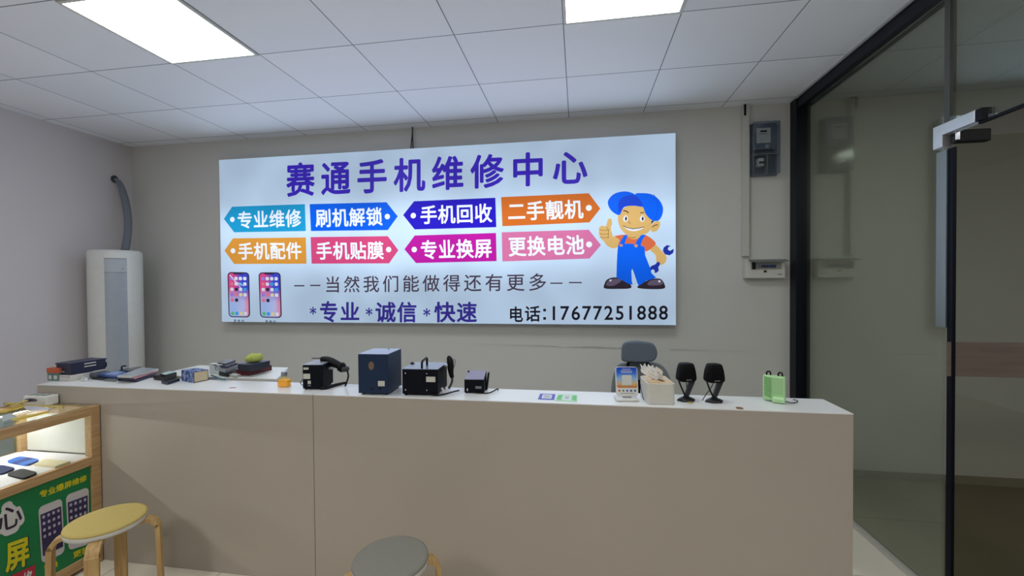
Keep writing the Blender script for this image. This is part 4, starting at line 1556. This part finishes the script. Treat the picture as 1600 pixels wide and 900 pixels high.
# green speckled pouch
gp = MB()
for j in range(9):
    pass
gp.lathe([(0.012, 0.0), (0.030, 0.004), (0.036, 0.016), (0.034, 0.028), (0.022, 0.036), (0.008, 0.038)], n=22)
gp.bm.transform(Matrix.Rotation(R(12), 4, 'Z') @ Matrix.Diagonal((1.35, 0.9, 1.35, 1)))
for v in gp.bm.verts:
    v.co *= 1 + 0.13 * math.sin(v.co.x * 170) * math.cos(v.co.z * 190 + v.co.y * 90)
zz = min(v.co.z for v in gp.bm.verts)
for v in gp.bm.verts:
    v.co.z -= zz
pm = mat('lime speckled cloth', (176, 186, 96), 0.9, var=0.45, scale=80)
A, B, L_, rz = edge_frame((391, 580.5), (422, 573.5), BZ + 0.034)
n_ = Vector((-math.sin(rz), math.cos(rz), 0))
pc = A.lerp(B, 0.5) + n_ * 0.05
po = gp.build('cloth_pouch', pm, loc=(pc.x, pc.y, BZ + 0.034 + 0.0412))
po.rotation_euler.z = rz * .3
tag(po, 'lime green speckled cloth pouch on the dark slate box', 'pouch')
# phone stack behind
GS = 'old phones stacked on the white bin'
st = [('black phone at the bottom of the crooked stack on the white bin', [(342, 579.5), (356, 582), (370, 576.5), (356, 574)], 0.028, ph_black, scr_grey),
      ('silver phone second from bottom in the crooked stack', [(342, 575.5), (352, 578), (372, 571.5), (360, 569)], 0.045, ph_silver, None),
      ('navy phone third in the crooked stack', [(343, 571), (354, 573), (371, 567), (358, 565)], 0.057, ph_navy, scr_grey),
      ('dark phone topmost of the crooked stack', [(340, 566.5), (352, 568), (368, 562.5), (354, 561)], 0.070, mat('phone mauve', (84, 78, 88), 0.35), None)]
zprev = 0
for lab, px, zt, m_, sc_m in st:
    slab('phone', lab, 'phone', px, BZ + zt, zt - zprev - 0.0008, m_, GS, sc_m)
    zprev = zt
slab('phone', 'white phone lying flat between the crooked stack and the maroon box', 'phone', [(352, 584.2), (368, 587), (376, 584.6), (362, 582.4)], BZ + 0.012, 0.0115, ph_white, GS)
# white card box with round lens print
cb_ = carton('printed_box', 'white box with a round lens picture leaning beside the phone stack', 'box', (327, 583.5), (347, 585.5), BZ, 0.03, 0.062, mat('white print card', (196, 204, 204), 0.5))
L_ = T(327, 583.5, BZ) - T(347, 585.5, BZ)
d_ = MB()
d_.disc((0.012, -0.0158, 0.038), 0.016, 'y', 20, 0.014)
d_.build('lens_picture', mat('lens grey', (110, 122, 130), 0.4), cb_)
d_ = MB()
d_.disc((0.015, -0.0166, 0.037), 0.008, 'y', 16)
d_.build('lens_glint', mat('lens pale', (200, 215, 220), 0.3), cb_)
d_ = MB()
d_.poly([(-0.02, -0.0158, 0.052), (0.01, -0.0158, 0.052), (0.01, -0.0158, 0.058), (-0.02, -0.0158, 0.058)])
d_.build('dark_print', mat('print dark', (60, 66, 74), 0.5), cb_)
bs = MB()
bs.tube([T(330, 586, BZ + .004), T(338, 589, BZ + .004), T(346, 592, BZ + .004), T(353, 593.0, BZ + .004)], 0.0035, 8)
p = T(340, 588)
tag(bs.build('blue_cord', mat('blue cord', (60, 120, 150), 0.6), loc=(p.x, p.y, CT), world=True), 'short blue cord at the counter rear edge, right of the patterned box', 'cord')

# ================================================================== SHOWCASE
SX1, SX0, SY1, SY0 = -2.53, -3.05, -1.656, -3.1
sc = thing('glass_showcase', 'pine framed glass phone showcase with green poster front at far left', 'showcase', (-2.765, -2.38, 0))
ZT, ZS = 0.863, 0.596
PW = 0.044
for x in (SX0 + PW / 2, SX1 - PW / 2):
    for y in (SY0 + PW / 2, SY1 - PW / 2):
        MB().box((x, y, ZT / 2), (PW, PW, ZT), bev=0.002).build('corner_post', PINE, sc, world=True)
for z, h_ in ((ZT - 0.024, 0.046), (ZS - 0.026, 0.046), (0.045, 0.05)):
    for x in (SX0 + PW / 2, SX1 - PW / 2):
        MB().box((x, (SY0 + SY1) / 2, z), (PW - 0.004, SY1 - SY0 - 2 * PW, h_), bev=0.002).build('long_rail', PINE, sc, world=True)
    for y in (SY0 + PW / 2, SY1 - PW / 2):
        hh = h_ if z > .7 or z < .1 else 0.02
        MB().box(((SX0 + SX1) / 2, y, z), (SX1 - SX0 - 2 * PW, PW - 0.02, hh), bev=0.002).build('end_rail', PINE, sc, world=True)
MB().box(((SX0 + SX1) / 2, (SY0 + SY1) / 2, ZT - 0.003), (SX1 - SX0 - 0.03, SY1 - SY0 - 0.03, 0.005)).build('top_glass', GLASS2, sc, world=True)
MB().box((SX1 - 0.02, (SY0 + SY1) / 2, (ZT + ZS) / 2 - 0.02), (0.004, SY1 - SY0 - 0.08, ZT - ZS - 0.04)).build('front_glass', GLASS2, sc, world=True)
MB().box((SX0 + 0.02, (SY0 + SY1) / 2, (ZT + ZS) / 2 - 0.02), (0.004, SY1 - SY0 - 0.08, ZT - ZS - 0.04)).build('rear_glass', GLASS2, sc, world=True)
MB().box(((SX0 + SX1) / 2, SY1 - 0.012, (ZT + ZS) / 2 - 0.02), (SX1 - SX0 - 0.08, 0.004, ZT - ZS - 0.04)).build('end_board', mat('cream board', (212, 210, 204), 0.5), sc, world=True)
MB().box(((SX0 + SX1) / 2, (SY0 + SY1) / 2, ZS - 0.010), (SX1 - SX0 - 0.05, SY1 - SY0 - 0.05, 0.016)).build('shelf', mat('white felt shelf', (226, 220, 226), 0.7), sc, world=True)
ls = MB().box((SX0 + 0.13, (SY0 + SY1) / 2, ZT - 0.017), (0.036, SY1 - SY0 - 0.12, 0.010)).build('lamp_profile', mat('aluminium profile', (150, 150, 150), 0.4, 0.4), sc, world=True)
MB().box((SX0 + 0.13, (SY0 + SY1) / 2, ZT - 0.0245), (0.012, SY1 - SY0 - 0.14, 0.005)).build('light_strip', mat('lit strip', (255, 250, 246), 0.5, var=0, emit=120.0), ls, world=True)
green = mat('green poster', (12, 118, 66), 0.45, var=0.05, scale=8)
pan = MB().box((SX1 - 0.016, (SY0 + SY1) / 2, 0.306), (0.006, SY1 - SY0 - 2 * PW + 0.002, 0.49)).build('poster_panel', green, sc, world=True)
MB().box((SX0 + 0.016, (SY0 + SY1) / 2, 0.306), (0.006, SY1 - SY0 - 2 * PW, 0.48)).build('rear_panel', PINE, sc, world=True)
PX = SX1 - 0.0125


def Q(u, v, k=0):
    p = at(u, v, 'x', PX)
    p.x = PX + 0.0009 * (k + 1)
    return p


PXD = Vector((1, 0, 0))


def quadQ(a, b_, c, d, k=0):
    return quadmap(Q(*a, k), Q(*b_, k), Q(*c, k), Q(*d, k))


yel = mat('poster yellow', (206, 196, 24), 0.5)
mb = MB()
line(mb, '专业爆屏维修', quadQ((61, 768, ), (135, 741.5), (135, 751), (62, 779)), 0.03, 0.95, PXD)
mb.build('headline_lettering', yel, pan, world=True)
mb = MB()
line(mb, '更换', quadQ((68, 884), (90, 876), (90, 885), (69, 893)), 0.03, 0.95, PXD)
line(mb, '更换', quadQ((114, 863), (140, 851), (140, 861), (114, 873)), 0.03, 0.95, PXD)
mb.build('caption_lettering', yel, pan, world=True)
pw_ = mat('poster phone white', (196, 192, 196), 0.4)
psn = mat('poster screen', (52, 44, 84), 0.35, var=0.5, scale=14)
for tl, tr_, br_, bl_ in (((59.5, 793), (96.5, 778), (101, 863), (65, 881)), ((102.5, 774), (138.5, 760.5), (139, 850), (107, 860))):
    q = quadQ(tl, tr_, br_, bl_)

    def qk(k, q=q):
        def f(s, t):
            p_ = q(s, t)
            p_.x = PX + 0.0009 * (k + 1)
            return p_
        return f
    b_ = MB()
    shape(b_, qk(0), [(0.5 + x, 0.5 + y / 2.1) for x, y in rrect(1.0, 2.1, 0.18)])
    o = b_.build('phone_picture', pw_, pan, world=True)
    b_ = MB()
    shape(b_, qk(1), [(0.06, 0.12), (0.94, 0.12), (0.94, 0.86), (0.06, 0.86)])
    so = b_.build('screen_picture', psn, o, world=True)
    b_ = MB()
    for r_ in range(4):
        for c_ in range(4):
            if r_ == 3 and c_ == 3:
                continue
            s, t_ = 0.18 + c_ * 0.21, 0.80 - r_ * 0.115
            shape(b_, qk(2), [(s + x * 0.055, t_ + y * 0.027) for x, y in rrect(2, 2, 0.6, 3)])
    b_.build('icon_picture', mat('poster icons', (176, 172, 190), 0.5, var=0.4, scale=60), so, world=True)

# big white-outlined heart-character, cut by the frame edge
wt = mat('poster white', (206, 204, 206), 0.5)
dk = mat('poster ink', (34, 28, 52), 0.5)
qx = quadQ((-12, 793), (37, 774), (39, 826), (-8, 845))


def qxk(k):
    def f(s, t):
        p_ = qx(s, t)
        p_.x = PX + 0.0009 * (k + 1)
        return p_
    return f


mb = MB()
put_glyph(mb, '心', qxk(0), 0.15, None, PXD)
# fill the outline's middle like the poster's fat white edging
shape(mb, qxk(-0.4), spline([(0.1, 0.25), (0.3, 0.62), (0.42, 0.97), (0.6, 0.95), (0.68, 0.72), (0.86, 0.72), (0.97, 0.4), (0.85, 0.25), (0.72, 0.05), (0.4, 0.02)], 4))
wo = mb.build('outlined_character', wt, pan, world=True)
mb = MB()
q2 = quadQ((-6, 799), (33, 783), (34, 818), (-2, 834), 2)
put_glyph(mb, '心', q2, 0.012, None, PXD)
mb.build('inner_lettering', dk, wo, world=True)
mb = MB()
put_glyph(mb, '屏', quadQ((9, 851), (47, 836.5), (48, 882), (10, 897), 0), 0.03, None, PXD)
mb.build('shadow_lettering', dk, pan, world=True)
mb = MB()
put_glyph(mb, '屏', quadQ((7, 851), (45, 837.5), (46, 882), (8, 896), 1), 0.03, None, PXD)
mb.build('large_lettering', yel, pan, world=True)
rb = MB()
rb.poly([Q(15, 900, 2), Q(54, 882, 2), (PX + .0027, Q(54, 882).y, 0.09), (PX + .0027, Q(15, 900).y, 0.09)])
ro = rb.build('red_patch', mat('poster red', (176, 36, 62), 0.5), pan, world=True)
mb = MB()
put_glyph(mb, '修', quadQ((34, 896), (50, 888), (50, 916), (34, 922), 3), 0.03, None, PXD)
mb.build('red_patch_lettering', wt, ro, world=True)


# phones inside the showcase
def case_slab(name, label, px, m_, th=0.009, screen=None, group='phones on the showcase shelf', z=None):
    z = ZS - 0.0018 if z is None else z
    return slab(name, label, 'phone', px, z + th, th - 0.0003, m_, group, screen, 0.12)


def round_px(px, k=0.22):
    out = []
    n = len(px)
    for i in range(n):
        p0, p1, p2 = Vector(px[i - 1]), Vector(px[i]), Vector(px[(i + 1) % n])
        a, b_ = p1 + (p0 - p1) * k, p1 + (p2 - p1) * k
        for t in (0, .33, .67, 1):
            out.append(tuple((a * (1 - t) + p1 * t) * (1 - t) + (p1 * (1 - t) + b_ * t) * t))
    return out


blue_g = bpy.data.materials.new('blue gradient back')
blue_g.use_nodes = True
_n, _l = blue_g.node_tree.nodes, blue_g.node_tree.links
_tc = _n.new('ShaderNodeTexCoord')
_w = _n.new('ShaderNodeTexWave')
_w.inputs['Scale'].default_value = 3.0
_w.inputs['Distortion'].default_value = 1.0
_l.new(_tc.outputs['Object'], _w.inputs['Vector'])
_c = _n.new('ShaderNodeValToRGB')
_c.color_ramp.elements[0].color = lin((24, 30, 92))
_c.color_ramp.elements[1].color = lin((46, 110, 200))
_c.color_ramp.elements[1].position = 0.9
_l.new(_w.outputs['Fac'], _c.inputs[0])
_l.new(_c.outputs[0], _n['Principled BSDF'].inputs['Base Color'])
_n['Principled BSDF'].inputs['Roughness'].default_value = 0.45
case_slab('phone', 'glossy blue phone on the showcase shelf', round_px([(9, 720.5), (31, 712.5), (63, 717.5), (43, 726.5)]), blue_g)
case_slab('phone', 'charcoal phone lying nearest the showcase front glass', round_px([(9, 740.5), (34, 731.5), (60, 738), (36, 747.5)]), mat('charcoal back', (34, 32, 40), 0.6, spec=0.15))
case_slab('phone', 'dark blue phone cut by the left edge of the photo in the showcase', round_px([(-22, 734), (2, 726), (25, 731), (1, 740.5)]), mat('slate blue back', (30, 42, 84), 0.55, spec=0.15))
case_slab('phone_box', 'flat cream and gold box on the showcase shelf', [(53, 724.5), (72, 717), (110, 720), (86, 728.5)], mat('cream gold', (220, 204, 168), 0.4), 0.012, None, 'boxes in the showcase')
bpy.data.objects['phone_box']['category'] = 'box'
del bpy.data.objects['phone_box']['group']

# things lying on the showcase top
ZTT = ZT + 0.0005


def TT(u, v, dz=0.0):
    p = at(u, v, 'z', ZTT + dz)
    p.y = min(p.y, -1.728)
    return p


# power strip
st_ = thing('power_strip', 'white power strip lying on the showcase top against the counter end', 'power strip', (-2.872, -1.690, ZTT), R(2))
L_ = 0.15
MB().box((0, 0, 0.026), (L_, 0.06, 0.052), bev=0.006).build('housing', white_pl, st_)
for k in range(3):
    MB().box((-L_ * .3 + k * L_ * .28, -0.002, 0.0525), (L_ * .18, 0.034, 0.002)).build('socket', mat('socket grey green', (120, 140, 134), 0.5), st_)
# yellow cable with dark plug
yc = thing('yellow_cable', 'yellow cable looping over the showcase top with a dark plug', 'cable', (*TT(60, 625).to_tuple()[:2], ZTT))
ycm = mat('yellow cable', (196, 178, 92), 0.5)
MB().tube([TT(17, 634, .003), TT(22, 634, .03), TT(30, 630, .055), TT(42, 626, .06), TT(53, 624, .045), TT(60, 623, .02), TT(68, 624, .004), TT(80, 629, .004), TT(92, 633, .004), TT(100, 635.5, .004)], 0.004, 8).build('cord', ycm, yc, world=True)
MB().tube([TT(39, 626, .06), TT(47, 625, .058), TT(56, 625.5, .04)], [0.007, 0.009, 0.006], 10).build('plug', mat('purple black plug', (48, 38, 70), 0.4), yc, world=True)
MB().tube([TT(55, 621, .008), TT(60, 619.5, .008), TT(66, 622, .008)], 0.007, 8).build('tie_knot', ycm, yc, world=True)
tag(MB().prism([(TT(u, v).x, TT(u, v).y) for u, v in ((40, 632.5), (69, 630.5), (82, 640), (47, 643.5))], ZTT, ZTT + 0.004).build('white_card', mat('lilac white card', (206, 206, 220), 0.5), loc=(*TT(60, 636).to_tuple()[:2], ZTT), world=True), 'plain white card lying on the showcase glass top', 'card')
for lab, pts in (('flat yellow ribbon cable at the front of the showcase top', [(22, 657), (46, 651), (62, 647.5), (75, 645)]), ('flat yellow ribbon cable left of the white card', [(2, 645), (14, 641), (26, 637.5), (38, 634.5)])):
    mb = MB()
    P = [TT(u, v, 0) for u, v in pts]
    w_ = 0.018
    ps_ = []
    for i, p in enumerate(P):
        dd_ = (P[min(i + 1, 3)] - P[max(i - 1, 0)]).normalized()
        n_ = Vector((-dd_.y, dd_.x, 0)) * w_ * (1 + .3 * math.sin(i * 2))
        ps_.append((p + n_, p - n_))
    mb.prism([(a.x, a.y) for a, _ in ps_] + [(b_.x, b_.y) for _, b_ in ps_[::-1]], ZTT, ZTT + 0.005)
    c = sum(P, Vector()) / 4
    tag(mb.build('ribbon_cable', mat('amber ribbon', (206, 176, 62), 0.4), loc=(c.x, c.y, ZTT), world=True), lab, 'cable')
ml = MB().tube([TT(76, 641, .003), TT(82, 638, .003), TT(86, 636, .003)], 0.003, 8)
tag(ml.build('metal_pick', chrome, loc=(*TT(80, 639).to_tuple()[:2], ZTT), world=True), 'short silver metal pick beside the white card', 'tool')
tl = MB().tube([TT(4, 662, .004), TT(14, 660, .004), TT(24, 658, .004)], [0.007, 0.005, 0.003], 8)
tag(tl.build('screwdriver', mat('grey tool', (120, 130, 140), 0.4, 0.3), loc=(*TT(12, 660).to_tuple()[:2], ZTT), world=True), 'grey hand tool at the left front of the showcase top', 'tool')
cl = MB().prism([(TT(u, v).x, TT(u, v).y) for u, v in ((3, 650), (20, 646), (24, 653), (4, 659))], ZTT, ZTT + 0.004)
tag(cl.build('clear_sleeve', mat('pale clear film', (176, 190, 190), 0.2), loc=(*TT(12, 652).to_tuple()[:2], ZTT), world=True), 'pale clear film sleeve on the showcase top at the frame edge', 'sleeve')


# ================================================================== STOOLS
def stool(x, y, rz, seat_m, label):
    t = thing('round_stool', label, 'stool', (x, y, 0), rz, 'bentwood stools in front of the counter')
    MB().lathe([(0.136, 0.438), (0.140, 0.440), (0.140, 0.456), (0.138, 0.458)], n=56).build('seat', mat('white seat edge', (200, 200, 196), 0.5), t)
    MB().lathe([(0.139, 0.4575), (0.142, 0.460), (0.140, 0.467), (0.13, 0.470), (0.0015, 0.471)], n=56).build('cushion', seat_m, t)
    path = [(0.06, 0.430), (0.12, 0.430), (0.15, 0.425), (0.169, 0.412), (0.179, 0.39), (0.182, 0.36), (0.190, 0.0)]
    P = []
    pv = [Vector((a, b_, 0)) for a, b_ in path]
    for i in range(len(pv) - 1):
        a0, a1, a2, a3 = pv[max(i - 1, 0)], pv[i], pv[i + 1], pv[min(i + 2, len(pv) - 1)]
        for k in range(4):
            u_ = k / 4
            P.append(0.5 * ((2 * a1) + (a2 - a0) * u_ + (2 * a0 - 5 * a1 + 4 * a2 - a3) * u_ * u_ + (3 * a1 - a0 - 3 * a2 + a3) * u_ ** 3))
    P.append(pv[-1])
    first = None
    for k in range(4):
        if first is None:
            mb_ = MB()
            rows_ = []
            for i, p in enumerate(P):
                dd_ = (P[min(i + 1, len(P) - 1)] - P[max(i - 1, 0)]).normalized()
                n_ = Vector((-dd_.y, dd_.x, 0)) * 0.009
                o_, i_ = p + n_, p - n_
                rows_.append([mb_.bm.verts.new((q_.x, s_ * 0.023, max(0, q_.y))) for q_, s_ in ((o_, -1), (o_, 1), (i_, 1), (i_, -1))])
            for a, b2 in zip(rows_, rows_[1:]):
                for j in range(4):
                    mb_.bm.faces.new((a[j], a[(j + 1) % 4], b2[(j + 1) % 4], b2[j]))
            mb_.bm.faces.new(rows_[0])
            mb_.bm.faces.new(rows_[-1])
            lg = mb_.build('leg', BIRCH, t)
            first = lg
        else:
            lg = first.copy()
            COL.objects.link(lg)
            lg.parent = t
        lg.rotation_euler.z = k * PI / 2
    return t


stool(-2.035, -2.01, R(38), mat('mustard cloth', (188, 168, 100), 0.9, var=0.08, scale=150, bump=0.2), 'bentwood stool with mustard yellow seat in front of the showcase')
stool(-0.645, -2.082, R(30), mat('grey cloth', (130, 129, 121), 0.9, var=0.1, scale=150, bump=0.2), 'bentwood stool with grey cushion at the bottom edge of the photo')

# ================================================================== LIGHT
wd = bpy.data.worlds.new('world')
scn.world = wd
wd.use_nodes = True
bgn = wd.node_tree.nodes['Background']
bgn.inputs[0].default_value = (0.95, 0.95, 1.0, 1)
bgn.inputs[1].default_value = 0.19
# more ceiling lamps deeper in the shop, behind the photographer
for x, y, e_ in ((-2.1, -4.6, 32), (0.3, -4.6, 32)):
    ld = bpy.data.lights.new('shop_lamp', 'AREA')
    ld.shape = 'SQUARE'
    ld.size = 0.56
    ld.energy = e_
    ld.color = (1.0, 0.97, 0.92)
    lo = bpy.data.objects.new('shop_lamp', ld)
    lo.location = (x, y, FH - 0.01)
    COL.objects.link(lo)

ld = bpy.data.lights.new('sign_fill', 'AREA')  # unseen fill lamp added before the sign face to brighten the ceiling
ld.shape = 'RECTANGLE'
ld.size, ld.size_y = sx1 - sx0, sz1 - sz0
ld.energy = 14
ld.color = (0.72, 0.86, 1.0)
lo = bpy.data.objects.new('sign_fill', ld)
lo.location = ((sx0 + sx1) / 2, SY - 0.02, (sz0 + sz1) / 2)
lo.rotation_euler = (R(-90), 0, 0)
COL.objects.link(lo)
ld = bpy.data.lights.new('corridor_fill', 'AREA')  # added lamp out of view, lifts the dark corridor
ld.shape = 'SQUARE'
ld.size = 0.5
ld.energy = 26
ld.color = (1.0, 0.99, 0.97)
lo = bpy.data.objects.new('corridor_fill', ld)
lo.location = (3.2, -3.0, FH - 0.01)
COL.objects.link(lo)
scn.view_settings.view_transform = 'Standard'
scn.view_settings.look = 'None'
scn.view_settings.exposure = 0.0
scn.view_settings.gamma = 1.0
